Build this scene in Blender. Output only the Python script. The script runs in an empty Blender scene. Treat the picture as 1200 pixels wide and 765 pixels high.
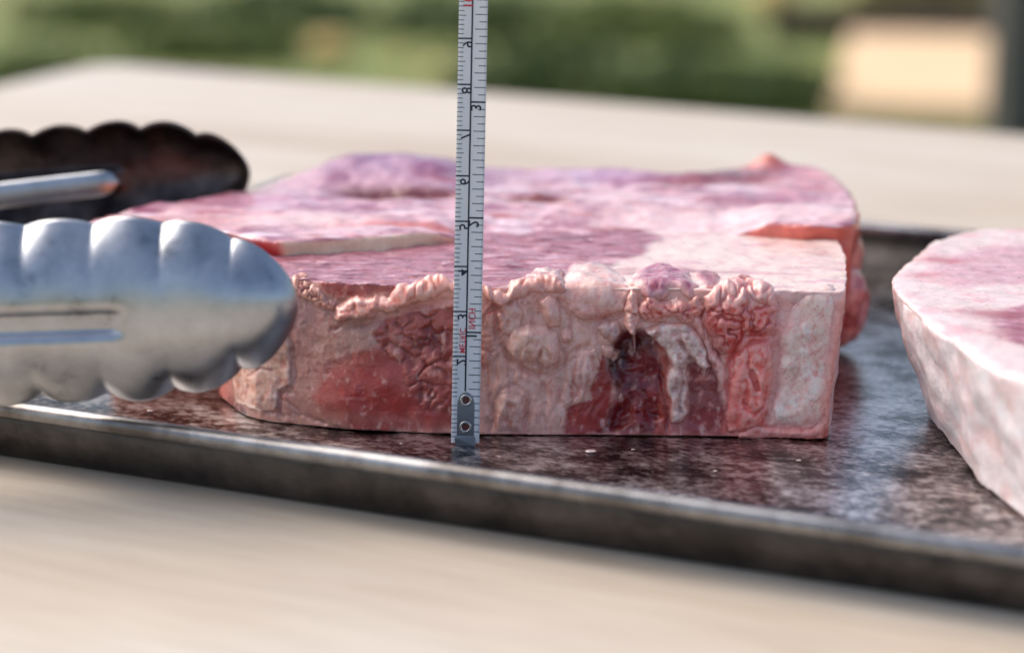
import bpy, bmesh, math, random
import numpy as np
from mathutils import Vector, Matrix

R = math.radians
scene = bpy.context.scene
col = scene.collection

# ------------------------------------------------------------------ camera
# All measuring is done in centimetres; the tape's foot on the tray floor is the origin,
# X runs right, Y away, Z up.  Photograph: 1200 x 765, focal length 2600 px.
FPX, HORIZON, FOOT, FOOT_Z = 2600.0, -324.0, (545, 522), 49.5
PITCH = math.atan((382.5 - HORIZON) / FPX)
RM = np.array([[1, 0, 0], [0, math.sin(PITCH), math.cos(PITCH)], [0, math.cos(PITCH), -math.sin(PITCH)]])
def ray(x, y): return RM @ np.array([(x - 600) / FPX, -(y - 382.5) / FPX, 1.0])
CAM = -ray(*FOOT) * FOOT_Z
def onz(x, y, z):
    d = ray(x, y); return CAM + d * (z - CAM[2]) / d[2]
def at_depth(x, y, zc): return CAM + ray(x, y) * zc

cam_d = bpy.data.cameras.new('camera'); cam = bpy.data.objects.new('camera', cam_d); col.objects.link(cam)
cam.location = CAM * 0.01
cam.rotation_euler = (math.pi / 2 - PITCH, 0, 0)
cam_d.sensor_width = 36; cam_d.lens = FPX / 1200 * 36
cam_d.clip_start = 0.02; cam_d.clip_end = 500
cam_d.dof.use_dof = True; cam_d.dof.focus_distance = 0.497; cam_d.dof.aperture_fstop = 7.1
scene.camera = cam

# ------------------------------------------------------------------ light
SUN_EL, SUN_AZ = 47, -60           # azimuth: degrees from +Y towards +X
w = bpy.data.worlds.new('World'); scene.world = w; w.use_nodes = True
nt = w.node_tree
sky = nt.nodes.new('ShaderNodeTexSky'); sky.sky_type = 'NISHITA'; sky.sun_disc = False
sky.sun_elevation = R(SUN_EL); sky.sun_rotation = R(SUN_AZ)
sky.air_density = 1.0; sky.dust_density = 3.2; sky.ozone_density = .7
bg = nt.nodes['Background']; bg.inputs['Strength'].default_value = 0.15
nt.links.new(sky.outputs[0], bg.inputs[0])
sl = bpy.data.lights.new('sun', 'SUN'); sl.energy = 1.5; sl.angle = R(60); sl.color = (1, .94, .86)
so = bpy.data.objects.new('sun', sl); col.objects.link(so)
so.rotation_euler = (R(90 - SUN_EL), 0, R(180 - SUN_AZ)); so.location = (0, 0, 3)
d = Vector((math.sin(R(SUN_AZ)) * math.cos(R(SUN_EL)), math.cos(R(SUN_AZ)) * math.cos(R(SUN_EL)), math.sin(R(SUN_EL))))
so.rotation_euler = d.to_track_quat('Z', 'Y').to_euler()

scene.view_settings.view_transform = 'Standard'; scene.view_settings.look = 'None'
scene.view_settings.exposure = 0.48; scene.view_settings.gamma = 1.0
scene.view_settings.use_curve_mapping = False
scene.render.engine = 'CYCLES'
scene.cycles.use_denoising = True
scene.cycles.max_bounces = 8

# ------------------------------------------------------------------ helpers
def lin(r, g, b):
    c = np.array([r, g, b], float) / 255
    return np.where(c <= .04045, c / 12.92, ((c + .055) / 1.055) ** 2.4)
def L4(r, g, b): return tuple(lin(r, g, b)) + (1,)

def tag(o, label=None, cat=None, group=None, kind=None):
    if label: o['label'] = label
    if cat: o['category'] = cat
    if group: o['group'] = group
    if kind: o['kind'] = kind
    return o
def empty(name, loc=(0, 0, 0)):
    o = bpy.data.objects.new(name, None); col.objects.link(o); o.location = Vector(loc) * .01
    o.empty_display_size = .01
    return o
def mesh_obj(name, verts, faces, mat, parent=None, cols=None, smooth=True, org=(0, 0, 0)):
    """verts in cm (numpy or list), org the object's base in cm"""
    v = (np.asarray(verts, float) - np.asarray(org, float)) * .01
    me = bpy.data.meshes.new(name)
    me.from_pydata(v.tolist(), [], [list(map(int, f)) for f in faces] if not isinstance(faces, np.ndarray) else faces.tolist())
    me.update()
    if smooth: me.polygons.foreach_set('use_smooth', np.ones(len(me.polygons), bool))
    if cols is not None:
        cols = np.clip(cols, 0, 1); lum = cols @ np.array([.3, .55, .15]); cols = np.clip((cols * 1.12 - lum[:, None] * .12) * np.array([1.14, 1.07, 1.10]), 0, .92) ** 1.2 * 1.06
        a = me.color_attributes.new('Col', 'FLOAT_COLOR', 'POINT')
        c = np.ones((len(v), 4), np.float32); c[:, :3] = cols
        a.data.foreach_set('color', c.ravel())
    o = bpy.data.objects.new(name, me); col.objects.link(o)
    if mat: me.materials.append(mat)
    if parent is not None:
        o.parent = parent
        o.location = Vector(np.asarray(org, float) * .01) - parent.location
    else:
        o.location = Vector(np.asarray(org, float) * .01)
    return o

# --- gradient noise in numpy
def _hash(ix, iy, iz, seed):
    h = (ix.astype(np.uint32) * np.uint32(374761393) + iy.astype(np.uint32) * np.uint32(668265263)
         + iz.astype(np.uint32) * np.uint32(2147483647) + np.uint32(seed * 974711 & 0xffffffff))
    h = (h ^ (h >> np.uint32(13))) * np.uint32(1274126177)
    h = (h ^ (h >> np.uint32(15))) * np.uint32(2246822519)
    return h ^ (h >> np.uint32(16))
def noise(p, seed=0):
    p = np.asarray(p, float); i = np.floor(p).astype(np.int64); f = p - i
    u = f * f * f * (f * (f * 6 - 15) + 10)
    out = np.zeros(len(p))
    for dx in (0, 1):
        for dy in (0, 1):
            for dz in (0, 1):
                h = _hash((i[:, 0] + dx) & 0xffff, (i[:, 1] + dy) & 0xffff, (i[:, 2] + dz) & 0xffff, seed)
                gx = (h & 1023) / 511.5 - 1; gy = ((h >> np.uint32(10)) & 1023) / 511.5 - 1; gz = ((h >> np.uint32(20)) & 1023) / 511.5 - 1
                dot = gx * (f[:, 0] - dx) + gy * (f[:, 1] - dy) + gz * (f[:, 2] - dz)
                wt = (u[:, 0] if dx else 1 - u[:, 0]) * (u[:, 1] if dy else 1 - u[:, 1]) * (u[:, 2] if dz else 1 - u[:, 2])
                out += wt * dot
    return out * 1.6
def fbm(p, oct=4, seed=0, gain=.5):
    a, s, o = 1.0, 0.0, 0
    p = np.asarray(p, float)
    for k in range(oct):
        o = o + a * noise(p * 2 ** k + 17.3 * k, seed + k); s += a; a *= gain
    return o / s
def worley(p, seed=0):
    """nearest and second nearest feature distance"""
    p = np.asarray(p, float); i = np.floor(p).astype(np.int64)
    d1 = np.full(len(p), 9.0); d2 = np.full(len(p), 9.0)
    for dx in (-1, 0, 1):
        for dy in (-1, 0, 1):
            for dz in (-1, 0, 1):
                c = i + np.array([dx, dy, dz]); h = _hash(c[:, 0] & 0xffff, c[:, 1] & 0xffff, c[:, 2] & 0xffff, seed)
                fx = (h & 1023) / 1023.; fy = ((h >> np.uint32(10)) & 1023) / 1023.; fz = ((h >> np.uint32(20)) & 1023) / 1023.
                dd = np.sqrt((c[:, 0] + fx - p[:, 0]) ** 2 + (c[:, 1] + fy - p[:, 1]) ** 2 + (c[:, 2] + fz - p[:, 2]) ** 2)
                m = dd < d1
                d2 = np.where(m, d1, np.minimum(d2, dd)); d1 = np.where(m, dd, d1)
    return d1, d2
def sstep(a, b, x):
    t = np.clip((x - a) / (b - a), 0, 1); return t * t * (3 - 2 * t)
def poly_sd(q, poly):
    """signed distance, positive inside"""
    q = np.asarray(q, float); P = np.asarray(poly, float); n = len(P)
    dmin = np.full(len(q), 1e9); inside = np.zeros(len(q), bool)
    for k in range(n):
        a, b = P[k], P[(k + 1) % n]; e = b - a; wv = q - a
        t = np.clip((wv @ e) / (e @ e + 1e-12), 0, 1)
        dd = wv - t[:, None] * e
        dmin = np.minimum(dmin, (dd * dd).sum(1))
        c = (a[1] > q[:, 1]) != (b[1] > q[:, 1])
        with np.errstate(divide='ignore', invalid='ignore'):
            xi = (b[0] - a[0]) * (q[:, 1] - a[1]) / (b[1] - a[1] + 1e-15) + a[0]
        inside ^= c & (q[:, 0] < xi)
    return np.sqrt(dmin) * np.where(inside, 1, -1)
def line_d(q, pts):
    q = np.asarray(q, float); P = np.asarray(pts, float); dm = np.full(len(q), 1e9)
    for a, b in zip(P[:-1], P[1:]):
        e = b - a; wv = q - a; t = np.clip((wv @ e) / (e @ e + 1e-12), 0, 1)
        dd = wv - t[:, None] * e; dm = np.minimum(dm, (dd * dd).sum(1))
    return np.sqrt(dm)
def smooth_closed(pts, per=8):
    P = np.asarray(pts, float); n = len(P); out = []
    for k in range(n):
        p0, p1, p2, p3 = P[k - 1], P[k], P[(k + 1) % n], P[(k + 2) % n]
        for j in range(per):
            t = j / per
            out.append(.5 * ((2 * p1) + (-p0 + p2) * t + (2 * p0 - 5 * p1 + 4 * p2 - p3) * t * t + (-p0 + 3 * p1 - 3 * p2 + p3) * t ** 3))
    return np.array(out)
def mixc(c, rgb, wgt):
    wgt = np.clip(wgt, 0, 1)[:, None]; return c * (1 - wgt) + np.asarray(rgb) * wgt

# ------------------------------------------------------------------ materials
def new_mat(name):
    m = bpy.data.materials.new(name); m.use_nodes = True
    return m, m.node_tree, m.node_tree.nodes['Principled BSDF']
def N(t, typ, **kw):
    n = t.nodes.new(typ)
    for k, v in kw.items():
        if k in n.inputs: n.inputs[k].default_value = v
        else: setattr(n, k, v)
    return n
def ramp(t, stops):
    r = t.nodes.new('ShaderNodeValToRGB'); e = r.color_ramp.elements
    while len(e) < len(stops): e.new(.5)
    for k, (p, c) in enumerate(stops):
        e[k].position = p; e[k].color = c if len(c) == 4 else tuple(c) + (1,)
    return r

def meat_material(name, rough=(.24, .44), sss=.15, bump=.35, coat=.55, scale=900):
    m, t, b = new_mat(name)
    a = N(t, 'ShaderNodeAttribute', attribute_name='Col')
    tc = N(t, 'ShaderNodeTexCoord')
    n1 = N(t, 'ShaderNodeTexNoise', Scale=scale, Detail=4.0, Roughness=.6)
    n2 = N(t, 'ShaderNodeTexNoise', Scale=scale * .28, Detail=5.0, Roughness=.65)
    for n in (n1, n2): t.links.new(tc.outputs['Object'], n.inputs['Vector'])
    r = ramp(t, [(.3, (.80, .74, .73)), (.62, (1.0, 1.0, 1.0)), (.75, (1.0, 1.0, 1.0))])
    t.links.new(n2.outputs['Fac'], r.inputs[0])
    mx = N(t, 'ShaderNodeMix', data_type='RGBA', blend_type='MULTIPLY'); mx.inputs[0].default_value = .65
    t.links.new(a.outputs['Color'], mx.inputs[6]); t.links.new(r.outputs[0], mx.inputs[7])
    t.links.new(mx.outputs[2], b.inputs['Base Color'])
    mr = N(t, 'ShaderNodeMapRange'); mr.inputs[1].default_value = .3; mr.inputs[2].default_value = .7
    mr.inputs[3].default_value, mr.inputs[4].default_value = rough
    t.links.new(n2.outputs['Fac'], mr.inputs[0]); t.links.new(mr.outputs[0], b.inputs['Roughness'])
    b.inputs['Subsurface Weight'].default_value = sss
    b.inputs['Subsurface Radius'].default_value = (1, .4, .3)
    b.inputs['Subsurface Scale'].default_value = .001
    b.inputs['Coat Weight'].default_value = coat; b.inputs['Coat Roughness'].default_value = .14
    bp0 = N(t, 'ShaderNodeBump', Strength=.22, Distance=.0012)
    n4 = N(t, 'ShaderNodeTexNoise', Scale=scale * .33, Detail=6.0, Roughness=.62, Distortion=1.2)
    t.links.new(tc.outputs['Object'], n4.inputs['Vector']); t.links.new(n4.outputs['Fac'], bp0.inputs['Height'])
    bp = N(t, 'ShaderNodeBump', Strength=bump, Distance=.0005)
    t.links.new(bp0.outputs[0], bp.inputs['Normal'])
    t.links.new(n1.outputs['Fac'], bp.inputs['Height']); t.links.new(bp.outputs[0], b.inputs['Normal'])
    t.links.new(bp0.outputs[0], b.inputs['Coat Normal'])
    # thin membrane veins
    rv = ramp(t, [(.48, (1, 1, 1)), (.5, (.78, .62, .60)), (.52, (1, 1, 1))]); t.links.new(n4.outputs['Fac'], rv.inputs[0])
    mv = N(t, 'ShaderNodeMix', data_type='RGBA', blend_type='MULTIPLY'); mv.inputs[0].default_value = .55
    t.links.new(mx.outputs[2], mv.inputs[6]); t.links.new(rv.outputs[0], mv.inputs[7]); t.links.new(mv.outputs[2], b.inputs['Base Color'])
    return m
M_MEAT = meat_material('raw_meat')
M_FAT = meat_material('raw_fat', rough=(.22, .42), sss=.2, bump=.3, coat=.9)

def tray_material():
    m, t, b = new_mat('seasoned_steel')
    tc = N(t, 'ShaderNodeTexCoord'); mp = N(t, 'ShaderNodeMapping')
    mp.inputs['Scale'].default_value = (1, 1.6, 1)
    t.links.new(tc.outputs['Object'], mp.inputs[0])
    n1 = N(t, 'ShaderNodeTexNoise', Scale=55.0, Detail=9.0, Roughness=.75)
    n2 = N(t, 'ShaderNodeTexNoise', Scale=420.0, Detail=5.0, Roughness=.65)
    n3 = N(t, 'ShaderNodeTexNoise', Scale=9.0, Detail=3.0)
    for n in (n1, n2, n3): t.links.new(mp.outputs[0], n.inputs['Vector'])
    ad = N(t, 'ShaderNodeMath', operation='ADD'); ml = N(t, 'ShaderNodeMath', operation='MULTIPLY'); ml.inputs[1].default_value = .9
    t.links.new(n2.outputs['Fac'], ml.inputs[0]); t.links.new(n1.outputs['Fac'], ad.inputs[0]); t.links.new(ml.outputs[0], ad.inputs[1])
    hf = N(t, 'ShaderNodeMath', operation='DIVIDE'); hf.inputs[1].default_value = 1.9; t.links.new(ad.outputs[0], hf.inputs[0]); ad = hf
    r = ramp(t, [(.43, (.010, .008, .008)), (.47, (.05, .036, .031)), (.515, (.33, .28, .26)), (.60, (.72, .69, .67))])
    t.links.new(ad.outputs[0], r.inputs[0]); t.links.new(r.outputs[0], b.inputs['Base Color'])
    rr = ramp(t, [(.40, (.2,) * 3), (.5, (.34,) * 3), (.64, (.5,) * 3)])
    t.links.new(ad.outputs[0], rr.inputs[0]); t.links.new(rr.outputs[0], b.inputs['Roughness'])
    b.inputs['Metallic'].default_value = 1.0
    b.inputs['Coat Weight'].default_value = 1.0; b.inputs['Coat Roughness'].default_value = .2; b.inputs['Coat IOR'].default_value = 2.0
    cw = ramp(t, [(.40, (.25,) * 3), (.52, (1,) * 3)]); t.links.new(n1.outputs['Fac'], cw.inputs[0]); t.links.new(cw.outputs[0], b.inputs['Coat Weight'])
    bp = N(t, 'ShaderNodeBump', Strength=.35, Distance=.0005)
    t.links.new(ad.outputs[0], bp.inputs['Height']); t.links.new(bp.outputs[0], b.inputs['Normal']); t.links.new(bp.outputs[0], b.inputs['Coat Normal'])
    return m
def wall_material():
    m, t, b = new_mat('dark_steel_wall')
    tc = N(t, 'ShaderNodeTexCoord')
    n1 = N(t, 'ShaderNodeTexNoise', Scale=60.0, Detail=7.0, Roughness=.7)
    t.links.new(tc.outputs['Object'], n1.inputs['Vector'])
    r = ramp(t, [(.35, (.035, .030, .027)), (.6, (.10, .085, .075)), (.75, (.17, .15, .14))])
    t.links.new(n1.outputs['Fac'], r.inputs[0]); t.links.new(r.outputs[0], b.inputs['Base Color'])
    b.inputs['Metallic'].default_value = .75
    rr = ramp(t, [(.3, (.3,) * 3), (.75, (.5,) * 3)])
    t.links.new(n1.outputs['Fac'], rr.inputs[0]); t.links.new(rr.outputs[0], b.inputs['Roughness'])
    bp = N(t, 'ShaderNodeBump', Strength=.15, Distance=.0004)
    t.links.new(n1.outputs['Fac'], bp.inputs['Height']); t.links.new(bp.outputs[0], b.inputs['Normal'])
    return m
def wood_material():
    m, t, b = new_mat('pale_wood')
    tc = N(t, 'ShaderNodeTexCoord'); mp = N(t, 'ShaderNodeMapping'); mp.inputs['Scale'].default_value = (1.6, 13, 13)
    t.links.new(tc.outputs['Object'], mp.inputs[0])
    n1 = N(t, 'ShaderNodeTexNoise', Scale=2.2, Detail=7.0, Roughness=.6, Distortion=.6)
    n2 = N(t, 'ShaderNodeTexNoise', Scale=16.0, Detail=4.0, Roughness=.6)
    n3 = N(t, 'ShaderNodeTexNoise', Scale=5.0, Detail=2.0)
    t.links.new(mp.outputs[0], n1.inputs['Vector']); t.links.new(mp.outputs[0], n2.inputs['Vector']); t.links.new(tc.outputs['Object'], n3.inputs['Vector'])
    r = ramp(t, [(.24, L4(176, 150, 122)), (.42, L4(208, 190, 168)), (.6, L4(217, 203, 184)), (.8, L4(226, 215, 200))])
    t.links.new(n1.outputs['Fac'], r.inputs[0])
    r2 = ramp(t, [(.3, (.86, .84, .82)), (.65, (1.02, 1.02, 1.02))]); t.links.new(n2.outputs['Fac'], r2.inputs[0])
    mx = N(t, 'ShaderNodeMix', data_type='RGBA', blend_type='MULTIPLY'); mx.inputs[0].default_value = .8
    t.links.new(r.outputs[0], mx.inputs[6]); t.links.new(r2.outputs[0], mx.inputs[7])
    t.links.new(mx.outputs[2], b.inputs['Base Color'])
    b.inputs['Roughness'].default_value = .42
    bp = N(t, 'ShaderNodeBump', Strength=.15, Distance=.0005)
    t.links.new(n2.outputs['Fac'], bp.inputs['Height']); t.links.new(bp.outputs[0], b.inputs['Normal'])
    return m
def simple(name, colr, rough=.6, metal=0., nscale=None, amt=.3):
    m, t, b = new_mat(name)
    b.inputs['Roughness'].default_value = rough; b.inputs['Metallic'].default_value = metal
    if nscale:
        tc = N(t, 'ShaderNodeTexCoord'); n = N(t, 'ShaderNodeTexNoise', Scale=nscale, Detail=5.0, Roughness=.65)
        t.links.new(tc.outputs['Object'], n.inputs['Vector'])
        c = np.array(colr)
        r = ramp(t, [(.3, tuple(c * (1 - amt))), (.7, tuple(np.minimum(c * (1 + amt), 1)))])
        t.links.new(n.outputs['Fac'], r.inputs[0]); t.links.new(r.outputs[0], b.inputs['Base Color'])
    else:
        b.inputs['Base Color'].default_value = tuple(colr) + (1,)
    return m
def steel_material(name, base, rough, stain=None):
    m, t, b = new_mat(name)
    tc = N(t, 'ShaderNodeTexCoord')
    n1 = N(t, 'ShaderNodeTexNoise', Scale=70.0, Detail=6.0, Roughness=.65)
    n2 = N(t, 'ShaderNodeTexNoise', Scale=500.0, Detail=4.0, Roughness=.6)
    mp = N(t, 'ShaderNodeMapping'); mp.inputs['Scale'].default_value = (.12, 1, 1)
    t.links.new(tc.outputs['Object'], n1.inputs['Vector']); t.links.new(tc.outputs['Object'], mp.inputs[0]); t.links.new(mp.outputs[0], n2.inputs['Vector'])
    c = np.array(base)
    if stain:
        r = ramp(t, [(.35, stain), (.62, tuple(c))])
    elif name == 'polished_steel':
        r = ramp(t, [(.30, tuple(c * .48)), (.42, tuple(c * .8)), (.6, tuple(c))])
    else:
        r = ramp(t, [(.3, tuple(c * .8)), (.6, tuple(c))])
    t.links.new(n1.outputs['Fac'], r.inputs[0]); t.links.new(r.outputs[0], b.inputs['Base Color'])
    b.inputs['Metallic'].default_value = 1.0
    rr = ramp(t, [(.3, (rough * .75,) * 3), (.7, (rough * 1.35,) * 3)])
    t.links.new(n1.outputs['Fac'], rr.inputs[0]); t.links.new(rr.outputs[0], b.inputs['Roughness'])
    bp = N(t, 'ShaderNodeBump', Strength=.06, Distance=.0003)
    t.links.new(n2.outputs['Fac'], bp.inputs['Height']); t.links.new(bp.outputs[0], b.inputs['Normal'])
    return m

# ------------------------------------------------------------------ ground, table
GROUND = -76.0
def lawn_material():
    m, t, b = new_mat('lawn')
    tc = N(t, 'ShaderNodeTexCoord')
    n1 = N(t, 'ShaderNodeTexNoise', Scale=1.6, Detail=6.0, Roughness=.65)
    n2 = N(t, 'ShaderNodeTexNoise', Scale=30.0, Detail=4.0)
    for n in (n1, n2): t.links.new(tc.outputs['Object'], n.inputs['Vector'])
    r = ramp(t, [(.3, (.14, .18, .042)), (.48, (.22, .26, .065)), (.62, (.30, .30, .088)), (.78, (.42, .33, .14))])
    t.links.new(n1.outputs['Fac'], r.inputs[0]); t.links.new(r.outputs[0], b.inputs['Base Color'])
    b.inputs['Roughness'].default_value = .8
    bp = N(t, 'ShaderNodeBump', Strength=1.0, Distance=.03); t.links.new(n2.outputs['Fac'], bp.inputs['Height']); t.links.new(bp.outputs[0], b.inputs['Normal'])
    return m
g = 20000.0
lawn = mesh_obj('lawn', [(-g, -g, GROUND), (g, -g, GROUND), (g, g, GROUND), (-g, g, GROUND)], [(0, 1, 2, 3)], lawn_material(), smooth=False)
tag(lawn, 'green lawn with dry patches beyond the table', 'lawn', kind='structure')

TABLE_Z = -0.09
M_WOOD = wood_material()
def box_local(name, mn, mx, mat, parent, bevel=.3, seg=2):
    bm = bmesh.new(); bmesh.ops.create_cube(bm, size=1)
    for v in bm.verts:
        v.co = Vector([(mn[k] + (v.co[k] + .5) * (mx[k] - mn[k])) * .01 for k in range(3)])
    if bevel: bmesh.ops.bevel(bm, geom=bm.edges[:], offset=bevel * .01, segments=seg, profile=.5, affect='EDGES')
    me = bpy.data.meshes.new(name); bm.to_mesh(me); bm.free()
    me.materials.append(mat)
    o = bpy.data.objects.new(name, me); col.objects.link(o)
    if parent: o.parent = parent
    return o
B = onz(118, 72, TABLE_Z)
tab = empty('table', (B[0], B[1], GROUND)); tab.rotation_euler = (0, 0, R(-26))
tag(tab, 'pale cream wooden table under the dark steel tray', 'table')
H = TABLE_Z - GROUND
TL, TW = 150, 86
def table_top():
    # rounded corner board, local x along the far edge, local y towards the camera is negative
    r = 1.6; pts = []
    for cx, cy, a0 in ((TL - r, -r, 0), (r, -r, 90), (r, -TW + r, 180), (TL - r, -TW + r, 270)):
        for k in range(7):
            a = R(a0 + 15 * k); pts.append((cx + r * math.cos(a), cy + r * math.sin(a)))
    n = len(pts); V = []; F = []
    ctr = np.array([TL / 2, -TW / 2])
    prof = [(-.45, 0), (-.25, -.06), (-.08, -.2), (0, -.45), (0, -3.0), (-.3, -3.5)]
    for off, z in prof:
        for p in pts:
            q = np.array(p); nrm = np.array([1 if q[0] > r + 1 and q[0] >= TL - r else (-1 if q[0] <= r else 0), 1 if q[1] >= -r else (-1 if q[1] <= -TW + r else 0)])
            q = q + nrm * off * .8
            V.append((q[0], q[1], H + z))
    for j in range(len(prof) - 1):
        for k in range(n):
            F.append((j * n + k, (j + 1) * n + k, (j + 1) * n + (k + 1) % n, j * n + (k + 1) % n))
    F.append(tuple(range(n))); F.append(tuple(range((len(prof) - 1) * n, len(prof) * n))[::-1])
    o = mesh_obj('tabletop', V, F, M_WOOD, smooth=False); o.parent = tab
    return o
table_top()
for x in (6, TL - 12):
    for y in (-12, -TW + 6):
        box_local('leg', (x, y, 0), (x + 6, y + 6, H - 3.5), M_WOOD, tab)
for (mn, mx_) in (((12, -11, H - 12), (TL - 12, -8.5, H - 3.5)), ((12, -TW + 8.5, H - 12), (TL - 12, -TW + 11, H - 3.5)),
                  ((8, -TW + 12, H - 12), (10.5, -12, H - 3.5)), ((TL - 10.5, -TW + 12, H - 12), (TL - 8, -12, H - 3.5))):
    box_local('apron', mn, mx_, M_WOOD, tab)

# ------------------------------------------------------------------ tray
RIM = 1.45
TA = R(-23.6)
ta = np.array([math.cos(TA), math.sin(TA)]); tn = np.array([-math.sin(TA), math.cos(TA)])
f0 = onz(600, 556, RIM)[:2]
b0 = onz(1010, 258, RIM)[:2]
TD = float((b0 - f0) @ tn)                 # front rim to back rim
TLN = TD * 1.42
tray_left = float((np.array([-16.5, 0]) - f0) @ ta)
tc0 = f0 + ta * (tray_left + TLN / 2) + tn * TD / 2
tray = empty('baking_tray', (tc0[0], tc0[1], TABLE_Z)); tray.rotation_euler = (0, 0, TA)
tag(tray, 'dark seasoned steel baking tray with rolled rim holding the raw steaks', 'tray')
def rrect(hx, hy, r, n=10):
    out = []
    for cx, cy, a0 in ((hx - r, hy - r, 0), (-hx + r, hy - r, 90), (-hx + r, -hy + r, 180), (hx - r, -hy + r, 270)):
        for k in range(n + 1):
            a = R(a0 + 90 * k / n); out.append((cx + r * math.cos(a), cy + r * math.sin(a)))
    return out
def loft(name, prof, cap0, cap1, mat, parent, base=(0, 0)):
    V = []; F = []; n = None
    for off, z in prof:
        ring = rrect(TLN / 2 + off, TD / 2 + off, max(1.7 + off, .3)); n = len(ring)
        V += [(x, y, z - TABLE_Z) for x, y in ring]
    for j in range(len(prof) - 1):
        for k in range(n): F.append((j * n + k, j * n + (k + 1) % n, (j + 1) * n + (k + 1) % n, (j + 1) * n + k))
    if cap0: F.append(tuple(range(n))[::-1])
    if cap1: F.append(tuple(range((len(prof) - 1) * n, len(prof) * n)))
    o = mesh_obj(name, V, F, mat); o.parent = parent; o.location = (0, 0, 0)
    return o
M_TRAY, M_WALL = tray_material(), wall_material()
M_RIM = steel_material('worn_steel_rim', (.36, .35, .345), .26, stain=(.13, .115, .105))
loft('floor', [(-.95, -.085), (-.85, -.02), (-.95, .0)], True, True, M_TRAY, tray)
wl = [(-.80, -.085), (-.68, -.04), (-.60, .08), (-.16, 1.12), (-.21, 1.14), (-.67, .12), (-.76, .02), (-.86, -.0215)]
loft('wall', wl[::-1], False, False, M_WALL, tray)
br = .2
bead = [(-.2 + br * 1.0 * math.cos(a) + .06, 1.24 + br * math.sin(a)) for a in np.linspace(R(250), R(-100), 16)]
loft('rolled_rim', bead + [bead[0]], False, False, M_RIM, tray)

# ------------------------------------------------------------------ steaks: shared builders
def remeshed(outline_bot, outline_top, z0, z1, voxel, bulge=0.0):
    """closed slab between two outlines (same count), voxel-remeshed to an even skin; returns verts (cm), faces"""
    n = len(outline_top); rows = 7; V = []; F = []
    cb, ct = outline_bot.mean(0), outline_top.mean(0)
    for j in range(rows):
        t = j / (rows - 1); ring = outline_bot * (1 - t) + outline_top * t; c = cb * (1 - t) + ct * t
        rr = ring + (ring - c) / np.linalg.norm(ring - c, axis=1)[:, None] * bulge * 4 * t * (1 - t)
        V += [(p[0], p[1], z0 + (z1 - z0) * t) for p in rr]
    for j in range(rows - 1):
        for k in range(n): F.append((j * n + k, j * n + (k + 1) % n, (j + 1) * n + (k + 1) % n, (j + 1) * n + k))
    F.append(tuple(range(n))[::-1]); F.append(tuple(range((rows - 1) * n, rows * n)))
    me = bpy.data.meshes.new('tmp'); me.from_pydata(V, [], F); me.update()
    bm = bmesh.new(); bm.from_mesh(me); bmesh.ops.recalc_face_normals(bm, faces=bm.faces[:]); bm.to_mesh(me); bm.free()
    o = bpy.data.objects.new('tmp', me); col.objects.link(o)
    md = o.modifiers.new('r', 'REMESH'); md.mode = 'VOXEL'; md.voxel_size = voxel
    sm = o.modifiers.new('s', 'SMOOTH'); sm.factor = .5; sm.iterations = 3 if voxel < .05 else 9 if bulge > .1 else 40
    dg = bpy.context.evaluated_depsgraph_get(); ev = o.evaluated_get(dg); m2 = ev.to_mesh()
    nv = len(m2.vertices); co = np.empty(nv * 3, np.float32); m2.vertices.foreach_get('co', co)
    no = np.empty(nv * 3, np.float32); m2.vertex_normals.foreach_get('vector', no)
    fc = [tuple(p.vertices) for p in m2.polygons]
    ev.to_mesh_clear(); bpy.data.objects.remove(o); bpy.data.meshes.remove(me)
    return co.reshape(-1, 3).astype(float), no.reshape(-1, 3).astype(float), fc

# ---- front steak -------------------------------------------------------------
ZT = 3.3
FX = np.array([-6.2, -5.5, -4.87, -3.6, -2.45, 0, 3, 5.9, 8.1, 9.0])
FY = np.array([4.4, 2.75, 1.85, 1.35, 1.05, .74, .68, .58, .45, .6])
def yfront(x, z): return np.interp(x, FX, FY) + .17 * np.clip(z, 0, 4)
def face_uw(px, py):
    """pixel -> (x, w) on the front steak's skin: w is height up the face, then runs on over the top"""
    d = ray(px, py); y = .9
    for _ in range(6):
        t = (y - CAM[1]) / d[1]; P = CAM + d * t; y = float(yfront(P[0], P[2]))
    if P[2] <= ZT: return P[0], P[2]
    P = onz(px, py, ZT); return P[0], ZT + max(0., P[1] - float(yfront(P[0], ZT)))
def U(*pts): return [face_uw(*p) for p in pts]
def SC(px): return px / 52.5

def lobules(x, wv, sc, seed):
    """irregular fat lobules: 0..1 crease strength and a random level per lobule"""
    n3 = np.stack([x, wv, 0 * x], 1)
    wx, wy = fbm(n3 * 1.3, 3, seed + 1) * 1.1, fbm(n3 * 1.3, 3, seed + 2) * 1.1
    p = np.stack([x * sc + wx * sc * .55 + .35 * noise(n3 * sc * 1.7, seed + 3), wv * sc * 1.15 + wy * sc * .55 + .35 * noise(n3 * sc * 1.7, seed + 4), 0 * x + .5], 1)
    d1, d2 = worley(p, seed)
    g = sstep(-.25, .35, fbm(n3 * 1.6, 3, seed + 6))
    return sstep(.22, 0, d2 - d1) * (.35 + .65 * g), np.clip(1 - d1, 0, 1)
def ridged(p, seed, oct=4):
    a, o, t = 1.0, 0, 0
    for k in range(oct): o = o + a * (1 - np.abs(noise(p * 2 ** k + 5.1 * k, seed + k)) * 2); t += a; a *= .5
    return o / t
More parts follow.
